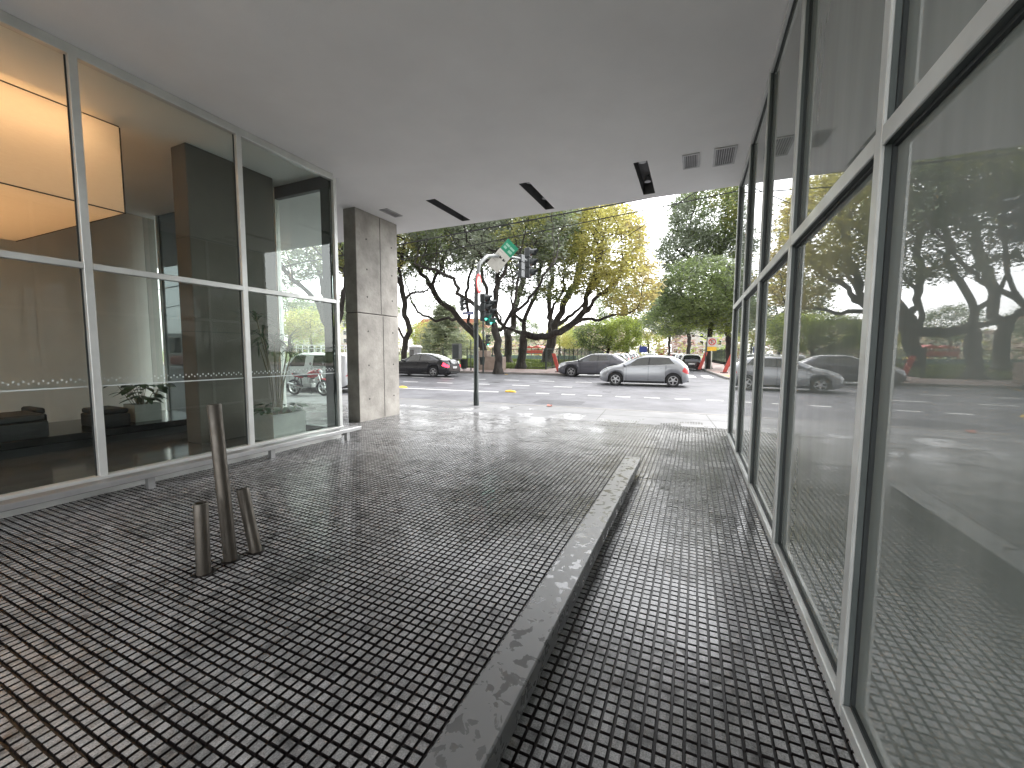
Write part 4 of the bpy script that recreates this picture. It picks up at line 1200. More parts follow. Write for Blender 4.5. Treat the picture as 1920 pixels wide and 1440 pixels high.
# ------------------------------------------------------------------ cars (local: +X forward, origin on the ground at mid-length)
def interp(tab, x):
    xs_ = [p[0] for p in tab]; ys_ = [p[1] for p in tab]
    if x <= xs_[0]: return ys_[0]
    if x >= xs_[-1]: return ys_[-1]
    for k in range(len(tab) - 1):
        if xs_[k] <= x <= xs_[k + 1]:
            s = (x - xs_[k]) / (xs_[k + 1] - xs_[k] + 1e-9)
            m0 = (ys_[k + 1] - ys_[max(k - 1, 0)]) / (xs_[k + 1] - xs_[max(k - 1, 0)] + 1e-9)
            m1 = (ys_[min(k + 2, len(tab) - 1)] - ys_[k]) / (xs_[min(k + 2, len(tab) - 1)] - xs_[k] + 1e-9)
            h = xs_[k + 1] - xs_[k]; s2, s3 = s * s, s * s * s
            return (2 * s3 - 3 * s2 + 1) * ys_[k] + (s3 - 2 * s2 + s) * h * m0 + (-2 * s3 + 3 * s2) * ys_[k + 1] + (s3 - s2) * h * m1
class CarShape:
    def __init__(s, L, W, top, belt, axles, R_=0.31, clear=0.19, roofw=0.74, nose=0.42, tail=0.35):
        s.L, s.W, s.top, s.belt, s.ax, s.R, s.cl, s.roofw, s.nose, s.tail = L, W, top, belt, axles, R_, clear, roofw, nose, tail
    def hw(s, x):
        f = s.L / 2 - x; r = s.L / 2 + x; w = s.W / 2
        if f < s.nose: w *= 0.72 + 0.28 * math.sqrt(max(0, 1 - (1 - f / s.nose) ** 2))
        if r < s.tail: w *= 0.80 + 0.20 * math.sqrt(max(0, 1 - (1 - r / s.tail) ** 2))
        return w
    def zb(s, x):
        z = s.cl
        f = s.L / 2 - x; r = s.L / 2 + x
        if f < 0.35: z += 0.10 * (1 - f / 0.35) ** 2
        if r < 0.35: z += 0.14 * (1 - r / 0.35) ** 2
        for a in s.ax:
            q = s.R + 0.055; d = abs(x - a)
            if d < q: z = max(z, s.R + math.sqrt(q * q - d * d))
        return z
    def S(s, x, t, side=1, off=0.0):
        p = s._S(x, t)
        if off:
            e = 0.01
            a = Vector(s._S(x + e, t)) - Vector(s._S(x - e, t)); c = Vector(s._S(x, min(6, t + e * 4))) - Vector(s._S(x, max(0, t - e * 4)))
            n = c.cross(a)
            if n.length > 1e-9:
                n.normalize()
                if n.y < 0 and t < 5: n = -n
                if t >= 5 and n.z < 0: n = -n
                p = tuple(Vector(p) + n * off)
        return (p[0], p[1] * side, p[2])
    def _S(s, x, t):
        w = s.hw(x); zb = s.zb(x); zt = interp(s.top, x); zl = min(interp(s.belt, x), zt - 0.03)
        cab = min(1.0, max(0.0, (zt - zl - 0.05) / 0.30))
        zm = zb + (zl - zb) * 0.5
        rows = [(w * 0.94, zb), (w * 0.985, zb + (zl - zb) * 0.22), (w, zm), (w * 0.962, zl),
                (w * (0.86 * (1 - cab) + s.roofw * cab), zl + (zt - zl) * (0.62 * (1 - cab) + 0.84 * cab)),
                (w * (0.55 * (1 - cab) + s.roofw * 0.72 * cab), zl + (zt - zl) * 0.965), (0.0, zt)]
        k = min(5, int(t)); f = t - k
        return (x, rows[k][0] * (1 - f) + rows[k + 1][0] * f, rows[k][1] * (1 - f) + rows[k + 1][1] * f)
    def shell(s, n=64):
        b = MB(); xs_ = [-s.L / 2 + s.L * k / n for k in range(n + 1)]
        for a in s.ax:
            q = s.R + 0.055
            xs_ += [a - q, a + q, a - q * .97, a + q * .97, a - q * 0.9, a + q * .9]
        xs_ = sorted(xs_); ts = [0, .35, 1, 1.5, 2, 2.5, 2.85, 3, 3.5, 4, 4.5, 5, 5.5, 6]
        nt_ = len(ts); row = []
        vs = []
        for x in xs_:
            for t in ts: vs.append(s.S(x, t, 1))
            for t in ts[-2::-1]: vs.append(s.S(x, t, -1))
        m = 2 * nt_ - 1; fs = []
        for i in range(len(xs_) - 1):
            for k in range(m - 1):
                fs.append((i * m + k, i * m + k + 1, (i + 1) * m + k + 1, (i + 1) * m + k))
        fs.append(tuple(range(m))); fs.append(tuple(range((len(xs_) - 1) * m, len(xs_) * m))[::-1])
        b.add(vs, fs); return b
    def patch(s, b, x0, x1, t0, t1, side=1, off=0.006, nx=8, nt=3, x0b=None, x1b=None):
        """surface patch; x range may slant from (x0,x1) at t0 to (x0b,x1b) at t1"""
        x0b = x0 if x0b is None else x0b; x1b = x1 if x1b is None else x1b
        vs = []; fs = []
        for j in range(nt + 1):
            f = j / nt; t = t0 + (t1 - t0) * f; a = x0 + (x0b - x0) * f; c = x1 + (x1b - x1) * f
            for i in range(nx + 1): vs.append(s.S(a + (c - a) * i / nx, t, side, off))
        for j in range(nt):
            for i in range(nx):
                q = j * (nx + 1) + i; fs.append((q, q + 1, q + nx + 2, q + nx + 1))
        b.add(vs, fs); return b
    def across(s, b, x0, x1, t0, off=0.006, nx=5, tmax=6.0):
        """patch over the whole width above row t0 (windscreens)"""
        ts = [t0 + (tmax - t0) * k / 4 for k in range(5)]; vs = []; fs = []
        cols = [(t, 1) for t in ts] + [(t, -1) for t in ts[-2::-1]]
        for i in range(nx + 1):
            x = x0 + (x1 - x0) * i / nx
            for t, sd in cols: vs.append(s.S(x, t, sd, off))
        m = len(cols)
        for i in range(nx):
            for k in range(m - 1):
                fs.append((i * m + k, i * m + k + 1, (i + 1) * m + k + 1, (i + 1) * m + k))
        b.add(vs, fs); return b

def wheel(parent, x, y, R_, side, spokes=5, rimmat=None, width=0.20):
    q = bpy.data.objects.new('wheel', None); COL.objects.link(q); q.parent = parent; q.location = (x, y, R_)
    Mx = Matrix.Rotation(-side * math.pi / 2, 4, 'X')
    w = width / 2; r = R_ * 0.66
    b = MB(); b.lathe([(r, -w * .8), (R_ * .93, -w), (R_, -w * .55), (R_, w * .55), (R_ * .93, w), (r, w * .8)], 28, Mx, close=True)
    b.build('tyre', M['rubber'], q, smooth=50)
    b = MB(); b.lathe([(r * 1.01, -w * .7), (r * 1.01, w * .82), (r * .92, w * .82), (r * .88, w * .5)], 28, Mx, close=True)
    b.mi = 1; b.lathe([(r * .9, w * .12), (0, w * .10)], 20, Mx); b.mi = 0
    for k in range(spokes):
        a = k * 2 * math.pi / spokes
        b.prism([(-.035, 0), (.035, 0), (.022, r * .9), (-.022, r * .9)], w * .45, w * .72, Mx @ Matrix.Rotation(a, 4, 'Z') @ Matrix(((1, 0, 0, 0), (0, 0, 1, 0), (0, 1, 0, 0), (0, 0, 0, 1))))
    b.lathe([(.06, w * .3), (.055, w * .76), (0, w * .78)], 12, Mx)
    b.build('rim', [rimmat or M['rim'], M['blackmatte']], q, smooth=40)
    return q

def make_car(name, label, sh, paint, loc, rz, win, wind, rearw, bpil, lights, group=None, lit=False, seams=(), gap=.03, handle_t=2.62):
    t = thing(name, label, 'car', loc, rz, group)
    sh.shell().build('body', paint, t, smooth=50, fix=True)
    b = MB(); W = sh.W / 2
    b.box(-sh.L / 2 + .25, sh.L / 2 - .3, -W * .80, W * .80, sh.cl - .03, sh.cl + .28); b.build('underbody', M['blackmatte'], t)
    for a in sh.ax:
        b = MB()
        b.box(a - sh.R - .05, a + sh.R + .05, -W * .88, W * .88, sh.R - .02, sh.R * 2 + .03); b.build('wheel_well', M['blackmatte'], t)
    wb = [sh.S(win[0], 3)[0]]
    for sd in (1, -1):
        # win: (rear bottom, front bottom, rear top, front top)
        g = [(win[0], bpil - gap, win[2], bpil - gap - .02), (bpil + gap, win[1], bpil + gap - .02, win[3])]
        for (a, c, d, e_) in g:
            b = MB(); sh.patch(b, a, c, 3.08, 3.93, sd, .006, 8, 4, d, e_); b.build('side_window', M['carglass'], t, smooth=True, fix=True)
        b = MB(); sh.patch(b, bpil - gap, bpil + gap, 3.08, 3.93, sd, .004, 2, 4, bpil - gap - .02, bpil + gap - .02)
        if gap < .1: b.build('door_pillar', M['blackmatte'], t, fix=True)
        # lights
        b = MB(); x0, x1, t0, t1 = lights[0]; sh.patch(b, x0, x1, t0, t1, sd, .010, 6, 3, x0 + .12, x1); b.build('headlight', M['headlight'], t, smooth=True, fix=True)
        b = MB(); x0, x1, t0, t1 = lights[1]; sh.patch(b, x0, x1, t0, t1, sd, .010, 6, 3, x0, x1 - .10); b.build('tail_light', M['brakelit'] if lit else M['redlight'], t, smooth=True, fix=True)
        for x in seams:
            b = MB(); sh.patch(b, x - .006, x + .006, 0.4, 2.98, sd, .003, 1, 10); b.build('door_seam', M['blackmatte'], t, fix=True)
        for x in ([bpil + .18, seams[0] + .18] if seams else []):
            b = MB(); sh.patch(b, x - .09, x + .09, handle_t, handle_t + .16, sd, .022, 3, 1); p = sh.S(x, handle_t + .08, sd, .012)
            b.box(p[0] - .09, p[0] + .09, p[1] - .012, p[1] + .012, p[2] - .014, p[2] + .014); b.build('door_handle', paint, t, fix=True)
        b = MB(); sh.patch(b, sh.ax[0] + sh.R + .08, sh.ax[1] - sh.R - .08, 0.02, 0.42, sd, .008, 8, 2); b.build('sill_trim', M['blackmatte'], t, fix=True)
        # mirror
        mx_ = win[1] - .06; p = sh.S(mx_, 3.05, sd)
        b = MB(); b.lathe([(0, -.10), (.05, -.085), (.075, -.02), (.078, .05), (.05, .09), (0, .095)], 12, Matrix.Translation((p[0] + .02, p[1] + sd * .12, p[2] + .07)) @ Matrix.Rotation(R(90), 4, 'X') @ Matrix.Diagonal((.75, 1, 1, 1)))
        b.box(p[0] - .02, p[0] + .03, min(p[1] - sd * .02, p[1] + sd * .08), max(p[1] - sd * .02, p[1] + sd * .08), p[2] + .0, p[2] + .045)
        b.build('mirror', paint, t, smooth=50)
        for a in sh.ax: wheel(t, a, sd * (W - .115), sh.R, sd)
    b = MB(); sh.across(b, wind[0], wind[1], 4.22); b.build('windscreen', M['carglass'], t, smooth=True, fix=True)
    b = MB(); sh.across(b, rearw[0], rearw[1], 4.25); b.build('rear_window', M['carglass'], t, smooth=True, fix=True)
    xr = -sh.L / 2
    MB().box(xr - .012, xr + .05, -.26, .26, sh.cl + .36, sh.cl + .49).build('number_plate', M['plate'], t)
    MB().box(-xr - .04, -xr + .012, -.26, .26, sh.cl + .22, sh.cl + .33).build('number_plate', M['plate'], t)
    MB().box(xr - .008, xr + .1, -W * .62, W * .62, sh.cl + .05, sh.cl + .16).build('rear_valance', M['blackmatte'], t)
    MB().box(-xr - .08, -xr + .008, -W * .5, W * .5, sh.cl + .10, sh.cl + .20).build('front_grille', M['blackmatte'], t)
    return t

def hatch(L=3.97, W=1.74, H=1.46):
    h = L / 2
    top = [(-h, .78), (-h + .06, .98), (-h + .42, 1.30), (-h + .75, H - .05), (-h + 1.35, H), (-h + 1.95, H - .02), (-h + 2.35, H - .14), (-h + 2.95, 1.04), (-h + 3.05, 1.00), (h - .38, .86), (h - .12, .74), (h, .60)]
    belt = [(-h, .70), (-h + .5, 1.01), (-h + 1.2, .98), (-h + 2.2, .93), (-h + 3.0, .89), (h - .4, .78), (h, .52)]
    return CarShape(L, W, top, belt, (-h + .66, -h + .66 + 2.54), 0.305, .18)
hs_ = hatch(); hh = hs_.L / 2
CG = 'cars on the avenue'
def on_road(px, py): return gz(px, py, RZ)
pA, pB = on_road(1151, 723), on_road(1259, 725.5)
mid = (pA + pB) / 2
# silver hatchback heading left, wheels on the near side
near_off = SV * (hs_.W / 2 - .1)
rzc = SA + math.pi
make_car('silver_hatchback', 'silver five-door hatchback driving left, nearest car on the road', hs_, M['silver'], mid + near_off + Vector((0, 0, 0)), rzc,
         (-hh + .62, -hh + 2.85, -hh + .86, -hh + 2.25), (-hh + 2.28, -hh + 2.95), (-hh + .10, -hh + .62), -hh + 1.72,
         ((hh - .62, hh - .10, 2.55, 3.2), (-hh + .02, -hh + .30, 2.45, 3.3)), CG, seams=(-hh + .98, -hh + 1.74, -hh + 2.72))
# dark grey hatch/crossover behind
L2 = 4.40; h2 = L2 / 2
gs = CarShape(L2, 1.83, [(-h2, .85), (-h2 + .06, 1.02), (-h2 + .45, 1.26), (-h2 + 1.0, 1.46), (-h2 + 1.7, 1.49), (-h2 + 2.25, 1.46), (-h2 + 2.6, 1.34), (-h2 + 3.2, 1.06), (h2 - .4, .94), (h2 - .1, .82), (h2, .66)],
              [(-h2, .74), (-h2 + .6, 1.08), (-h2 + 1.3, 1.03), (-h2 + 2.4, .98), (-h2 + 3.2, .95), (h2 - .4, .84), (h2, .58)], (-h2 + .82, -h2 + .82 + 2.68), 0.345, .2)
p = on_road(1071, 706.5); c = p - SU * (-(gs.ax[1])) + SV * (gs.W / 2 - .1)
make_car('dark_grey_car', 'dark grey crossover car partly hidden behind the silver hatchback', gs, M['darkgrey'], c, rzc,
         (-h2 + .66, -h2 + 3.05, -h2 + 1.0, -h2 + 2.5), (-h2 + 2.5, -h2 + 3.12), (-h2 + .12, -h2 + .72), -h2 + 1.85,
         ((h2 - .60, h2 - .08, 2.5, 3.15), (-h2 + .02, -h2 + .35, 2.5, 3.2)), CG, seams=(-h2 + 1.1, -h2 + 1.87, -h2 + 2.92))
# black sedan
L3 = 4.70; h3 = L3 / 2
bs = CarShape(L3, 1.83, [(-h3, .80), (-h3 + .05, 1.02), (-h3 + .55, 1.08), (-h3 + .95, 1.24), (-h3 + 1.55, 1.42), (-h3 + 2.1, 1.445), (-h3 + 2.6, 1.40), (-h3 + 3.3, 1.06), (-h3 + 3.42, 1.02), (h3 - .5, .88), (h3 - .12, .76), (h3, .62)],
              [(-h3, .72), (-h3 + .5, .99), (-h3 + 1.5, .98), (-h3 + 2.6, .94), (-h3 + 3.4, .91), (h3 - .4, .80), (h3, .54)], (-h3 + 1.04, -h3 + 1.04 + 2.81), 0.33, .17)
p = on_road(813, 707); c = p - SU * (-bs.ax[0]) + SV * (bs.W / 2 - .1)
make_car('black_sedan', 'black saloon with lit red tail lights beside the concrete pillar', bs, M['blackcar'], c, rzc,
         (-h3 + .98, -h3 + 3.18, -h3 + 1.45, -h3 + 2.62), (-h3 + 2.62, -h3 + 3.28), (-h3 + .68, -h3 + 1.42), -h3 + 2.0,
         ((h3 - .62, h3 - .10, 2.5, 3.15), (-h3 + .01, -h3 + .42, 2.35, 2.95)), CG, lit=True, seams=(-h3 + 1.3, -h3 + 2.02, -h3 + 3.0))
# cars parked in the side street, seen from behind
SG = 'cars parked along the side street'
away = SA + math.pi / 2
pk = gz(1299, 697, RZ)
def side_car(paint, pos, rz, label, prot=[None]):
    return make_car('parked_car', label, hs_, paint, pos, rz, (-hh + .62, -hh + 2.85, -hh + .86, -hh + 2.25), (-hh + 2.28, -hh + 2.95), (-hh + .10, -hh + .62), -hh + 1.72,
         ((hh - .62, hh - .10, 2.55, 3.2), (-hh + .02, -hh + .30, 2.45, 3.3)), SG)
u0, v0 = sfi(pk)
cars_ = [(M['blackcar'], 5.3, 30.5, 'black hatchback parked nearest on the side street', 0), (M['darkgrey'], 5.2, 36.8, 'dark grey hatchback parked second behind the black one', 0),
         (M['carwhite'], 5.2, 44.0, 'white hatchback parked further up the right kerb', 0), (M['carred'], 4.9, 52.0, 'red car parked far up the right kerb', 0),
         (M['carwhite'], 1.4, 58.0, 'white car driving up the middle of the side street', 0), (M['silver'], 5.0, 62.0, 'silver car parked beyond the red one', 0),
         (M['silver'], -1.9, 40.0, 'silver car parked nearest at the left kerb of the side street', 0), (M['carwhite'], -1.9, 47.5, 'white car parked second at the left kerb', 0),
         (M['darkgrey'], -1.8, 55.0, 'dark car parked third at the left kerb', 0), (M['carwhite'], -1.8, 64.0, 'white car parked far up the left kerb', 0),
         (M['carwhite'], 1.8, 80.0, 'white car furthest up the middle of the side street', 0), (M['silver'], -1.8, 76.0, 'silver car furthest up the left kerb', 0)]
protos = {}
for paint, u, v, label, _ in cars_:
    pos = sf(u, v, RZ)
    if paint.name not in protos:
        protos[paint.name] = side_car(paint, pos, away, label)
    else:
        o = copy_tree(protos[paint.name]); o.location = pos; tag(o, label, 'car', SG)

# ------------------------------------------------------------------ white pickup with roof rack, seen through the lobby glass
pv = gz(570, 735, RZ); uv, vv = sfi(pv)
L4 = 4.2; h4 = L4 / 2
ps = CarShape(L4, 1.66, [(-h4, 1.2), (-h4 + .05, 1.46), (-h4 + .6, 1.50), (-h4 + 1.4, 1.50), (-h4 + 2.3, 1.50), (-h4 + 2.6, 1.40), (-h4 + 3.05, 1.06), (h4 - .4, .94), (h4 - .1, .82), (h4, .66)],
              [(-h4, .80), (-h4 + .6, .95), (-h4 + 2.4, .93), (-h4 + 3.2, .90), (h4 - .4, .82), (h4, .58)], (-h4 + .75, -h4 + .75 + 2.5), .30, .2, roofw=.86)
pc_ = sf(uv - .2, vv + .9, RZ)
t = make_car('utility_van', 'white utility van with a roof rack parked at the near kerb', ps, M['carwhite'], pc_, rzc,
             (-h4 + .55, -h4 + 2.9, -h4 + .6, -h4 + 2.45), (-h4 + 2.55, -h4 + 3.05), (-h4 + .02, -h4 + .06), -h4 + 1.75,
             ((h4 - .5, h4 - .08, 2.5, 3.15), (-h4 + .01, -h4 + .06, 2.3, 2.7)), None, seams=(-h4 + 1.77, -h4 + 2.7), gap=.2)
b = MB()
for sd in (-.62, .62):
    b.tube([(-h4 + .1, sd, 1.66), (-h4 + 2.5, sd, 1.66)], .018, 6); b.tube([(-h4 + .1, sd, 1.78), (-h4 + 2.5, sd, 1.78)], .018, 6)
    for k in range(9):
        x = -h4 + .1 + k * .3; b.tube([(x, sd, 1.5), (x, sd, 1.78)], .012, 5)
for k in range(9):
    x = -h4 + .1 + k * .3; b.tube([(x, -.62, 1.66), (x, .62, 1.66)], .012, 5)
b.build('roof_rack', M['white'], t)
t['category'] = 'van'
# bus further left
pbus = sf(-31.5, 13.2, RZ); t = thing('city_bus', 'dark windowed bus with a red lower band seen through the lobby glass', 'bus', pbus, rzc)
b = MB(); b.box(-5, 5, -1.2, 1.2, .35, 1.1); b.build('lower_body', M['carred'], t, bevel=.06)
b = MB(); b.box(-5, 5, -1.2, 1.2, 1.1, 3.0); b.build('upper_body', M['white'], t, bevel=.1)
for k in range(6):
    for sd in (1, -1):
        MB().box(-4.7 + k * 1.6, -3.25 + k * 1.6, sd * 1.2 - .01, sd * 1.2 + .012, 1.35, 2.6).build('window', M['carglass'], t)
MB().box(-5.012, -4.98, -1.0, 1.0, 1.4, 2.7).build('rear_window', M['carglass'], t)
MB().box(4.98, 5.012, -1.05, 1.05, 1.1, 2.8).build('windscreen', M['carglass'], t)
for x in (-3.2, 3.0):
    for sd in (1, -1): wheel(t, x, sd * 1.06, .47, sd, 6, width=.27)

# ------------------------------------------------------------------ red motorcycle
p1, p2 = gz(553, 741, 0), gz(607, 741, 0); mc = (p1 + p2) / 2; dirm = math.atan2((p2 - p1).y, (p2 - p1).x)
t = thing('red_motorcycle', 'red motorcycle parked on the pavement outside the lobby glass', 'motorcycle', mc, dirm - R(14))
t.scale = (.86, .86, .86)
def mwheel(x, r):
    q = bpy.data.objects.new('wheel', None); COL.objects.link(q); q.parent = t; q.location = (x, 0, r)
    Mx = Matrix.Rotation(R(90), 4, 'X')
    b = MB(); b.lathe([(r * .76, -.045), (r * .93, -.05), (r, -.02), (r, .02), (r * .93, .05), (r * .76, .045)], 28, Mx, close=True); b.build('tyre', M['rubber'], q, smooth=50)
    b = MB(); b.lathe([(r * .78, -.035), (r * .78, .035), (r * .70, .03), (r * .70, -.03)], 28, Mx, close=True)
    for k in range(6):
        a = k * math.pi / 3; b.tube([(0, 0, 0), (r * .72 * math.cos(a), 0, r * .72 * math.sin(a))], .014, 5)
    b.lathe([(.05, -.06), (.05, .06)], 12, Mx); b.build('rim', M['rim'], q)
mwheel(-.63, .30); mwheel(.63, .30)
M['mred'] = mat('red_tank_paint', (0.42, 0.02, 0.03), .25, scale=4, coat=.8)
b = MB()
for k, (x, z, r, w) in enumerate([(.30, .78, .02, .4)]): pass
b.lathe([(0, -.24), (.09, -.22), (.14, -.10), (.15, .05), (.11, .19), (0, .23)], 16, Matrix.Translation((.18, 0, .80)) @ Matrix.Rotation(R(90 - 12), 4, 'Y') @ Matrix.Diagonal((1, .85, 1, 1))); b.build('fuel_tank', M['mred'], t, smooth=True)
b = MB(); b.prism([(-.62, .80), (-.60, .86), (-.30, .79), (.02, .78), (.04, .72), (-.28, .71)], -.11, .11); b.build('seat', M['blackmatte'], t, bevel=.02, fix=True)
b = MB(); b.prism([(-.70, .84), (-.52, .80), (-.25, .70), (-.30, .64), (-.60, .72)], -.09, .09); b.build('tail_fairing', M['mred'], t, bevel=.02, fix=True)
b = MB(); b.tube([(.42, .0, .92), (.2, 0, .62), (.05, 0, .36), (-.3, 0, .36), (-.35, 0, .68)], .025, 6); b.tube([(.4, 0, .88), (-.1, 0, .70), (-.55, 0, .74)], .022, 6)
for sd in (-.07, .07): b.tube([(-.2, sd, .38), (-.63, sd, .30)], .02, 6); b.tube([(-.5, sd * 1.3, .70), (-.60, sd * 1.3, .32)], .025, 6)
b.build('frame', M['blackmatte'], t)
b = MB(); b.box(-.16, .20, -.13, .13, .30, .46); b.lathe([(.09, -.0), (.10, .04), (.10, .2), (.07, .24)], 12, Matrix.Translation((.08, 0, .42)) @ Matrix.Rotation(R(20), 4, 'Y')); b.build('engine', M['steel'], t, bevel=.02)
b = MB()
for sd in (-.08, .08): b.tube([(.63, sd, .30), (.40, sd, .98)], .022, 8)
b.build('fork', M['chrome'], t)
b = MB(); b.tube([(.36, -.36, 1.03), (.40, -.16, 1.06), (.40, .16, 1.06), (.36, .36, 1.03)], .014, 6); b.build('handlebar', M['blackmatte'], t)
b = MB(); b.tube([(.16, -.14, .36), (-.2, -.16, .30), (-.45, -.16, .36), (-.78, -.16, .46)], [.02, .03, .05, .045], 8); b.build('exhaust', M['chrome'], t, smooth=True)
b = MB(); b.lathe([(0, -.02), (.07, 0), (.085, .07), (.06, .12), (0, .13)], 14, Matrix.Translation((.44, 0, .90)) @ Matrix.Rotation(R(90), 4, 'Y')); b.build('headlight', M['headlight'], t, smooth=True)
b = MB(); b.prism([(.42, .62), (.60, .66), (.86, .58), (.88, .54), (.60, .61), (.42, .57)], -.07, .07); b.build('front_mudguard', M['mred'], t, bevel=.01, fix=True)
b = MB(); b.prism([(.22, .95), (.50, 1.0), (.52, .80), (.34, .72)], -.10, .10); b.build('front_fairing', M['mred'], t, bevel=.03, fix=True)
for sd in (-1, 1):
    b = MB(); b.tube([(.38, sd * .28, 1.04), (.36, sd * .34, 1.18)], .008, 5); b.lathe([(0, -.012), (.05, -.01), (.055, .01), (0, .014)], 10, Matrix.Translation((.36, sd * .35, 1.21)) @ Matrix.Rotation(R(90), 4, 'Y')); b.build('mirror', M['blackmatte'], t)
b = MB(); b.tube([(.0, .1, .32), (-.12, .28, .01)], .012, 5); b.build('side_stand', M['blackmatte'], t)

# ------------------------------------------------------------------ traffic lights
def signal_head(parent, loc, rz, lit=None, s=1.0, back=True):
    q = bpy.data.objects.new('signal_head', None); COL.objects.link(q); q.parent = parent; q.location = loc; q.rotation_euler = (0, 0, rz); q.scale = (s, s, s)
    for k in range(3):
        z = .30 - k * .30
        b = MB(); b.box(-.09, .06, -.14, .14, z - .143, z + .143); b.build('housing', M['signal'], q, bevel=.015)
        if back: b = MB(); b.box(-.105, -.092, -.13, .13, z - .135, z + .135); b.build('back_plate', M['signal_back'], q)
        Mx = Matrix.Translation((.06, 0, z)) @ Matrix.Rotation(R(90), 4, 'Y')
        b = MB(); n = 16; vs = []; fs = []
        for i in range(n + 1):
            a = -math.pi * .15 + math.pi * 1.3 * i / n
            vs += [(.06, .115 * math.cos(a), z + .115 * math.sin(a)), (.27 if .2 < i / n < .8 else .2, .115 * math.cos(a), z + .115 * math.sin(a))]
        for i in range(n): fs.append((2 * i, 2 * i + 1, 2 * i + 3, 2 * i + 2))
        b.add(vs, fs); b.build('visor', M['signal'], q, smooth=True)
        b = MB(); b.lathe([(.105, 0.001), (.09, .02), (0, .035)], 18, Mx); b.build('lens', M['greenlens'] if lit == k else M['darklens'], q, smooth=True)
    return q
bp_ = gz(893, 760, 0)
t = thing('traffic_light', 'dark green traffic light pole with curved arm on the near pavement', 'traffic light', bp_)
arm = [gx(x, y, bp_.x) - bp_ for x, y in [(894.5, 530), (899, 494), (914, 480), (928, 479.5), (960, 482), (985, 487)]]
MB().tube([(0, 0, -.02), (0, 0, .35), (0, 0, .36), (0, 0, 2.2)], [.075, .075, .066, .062], 18).build('pole', M['green_pole'], t, smooth=50)
MB().tube([(0, 0, 2.2), (0, 0, 2.9), (arm[0].x, arm[0].y * .4, arm[0].z)] + [tuple(a) for a in arm[1:]], [.061, .056, .052, .05, .048, .045, .04, .035], 14).build('arm', M['greypole'], t, smooth=50)
e_ = arm[-1]
signal_head(t, (e_.x, e_.y + .32, e_.z - .05), SA, None, 1.12)
signal_head(t, (e_.x, e_.y - .35, e_.z - .28), SA + math.pi * .93, None, .82, back=False)
MB().box(e_.x - .02, e_.x + .02, e_.y - .4, e_.y + .3, e_.z - .03, e_.z + .03).build('bracket', M['greypole'], t)
signal_head(t, (.21, .05, 2.60), SA + R(8), 2, .80)
signal_head(t, (.25, .27, 2.50), SA + R(8), 2, .78)
MB().box(.03, .14, -.02, .5, 2.56, 2.62).build('bracket', M['greypole'], t)
# hanging tilted sign on the arm
c = arm[3].lerp(arm[4], .35) + bp_
z_ = (Vector((0, 0, CAMH)) - c).normalized(); z_ = (z_ + Vector((.25, 0, 0))).normalized()
x_ = Vector((0, 0, 1)).cross(z_).normalized(); y_ = z_.cross(x_)
a = R(-40)
lx = x_ * math.cos(a) + y_ * math.sin(a); ly = -x_ * math.sin(a) + y_ * math.cos(a)
Ms = Matrix(((lx.x, ly.x, z_.x, c.x + z_.x * .2), (lx.y, ly.y, z_.y, c.y + z_.y * .2), (lx.z, ly.z, z_.z, c.z + z_.z * .2), (0, 0, 0, 1)))
t = bpy.data.objects.new('hanging_sign', None); COL.objects.link(t); t.matrix_world = Ms
tag(t, 'crooked green and white sign board hanging on the traffic light arm', 'sign')
hw_, hl_ = .21, .47
MB().box(-hw_, hw_, -hl_, .12, -.006, .006).build('white_panel', M['signwhite'], t)
MB().box(-hw_, hw_, .121, hl_, -.006, .006).build('green_panel', M['signgreen'], t)
b = MB()
for (x0, x1, y0, y1) in [(-.16, -.02, .30, .36), (.0, .16, .30, .36), (-.16, -.06, .20, .27), (.02, .15, .18, .26)]:
    b.box(x0, x1, y0, y1, .0061, .008)
b.build('green_print', M['signlight'], t)
b = MB()
for cx in (-.02, .11):
    b.prism([(cx - .04, -.11), (cx + .035, -.09), (cx + .045, -.03), (cx + .005, -.06), (cx - .02, -.02), (cx - .045, -.05)], .0061, .0075, Matrix(((1, 0, 0, 0), (0, 0, 1, 0), (0, 1, 0, 0), (0, 0, 0, 1))))
for k in range(4): b.box(-.17, -.05 - .02 * (k % 2), .06 - k * .1, .066 - k * .1, .0061, .0075)
b.build('dark_print', M['ink'], t)
MB().box(-.03, .03, -.02, .02, -.21, -.0065).build('clamp', M['steel'], t)
# round red-ringed sign on the pole
pr_ = Vector((bp_.x, bp_.y, gz(893, 760).z)) + Vector((.09, .0, 3.22))
t = thing('round_road_sign', 'round white road sign with red ring on the traffic light pole', 'sign', pr_, SA + R(8))
Mx = Matrix.Rotation(R(90), 4, 'Y')
MB().lathe([(.26, -.006), (.26, .006)], 28, Mx).build('plate', M['signred'], t)
MB().lathe([(.19, .0062), (.19, .009)], 28, Mx).build('white_disc', M['signwhite'], t)
b = MB()
for y in (-.085, .03):
    b.box(.0091, .0105, y, y + .018, -.09, .09); b.box(.0091, .0105, y + .045, y + .063, -.09, .09)
    b.box(.0091, .0105, y + .018, y + .045, -.09, -.072); b.box(.0091, .0105, y + .018, y + .045, .072, .09)
b.build('digits', M['ink'], t)
MB().box(-.09, -.0065, -.02, .02, -.03, .03).build('clamp', M['steel'], t)

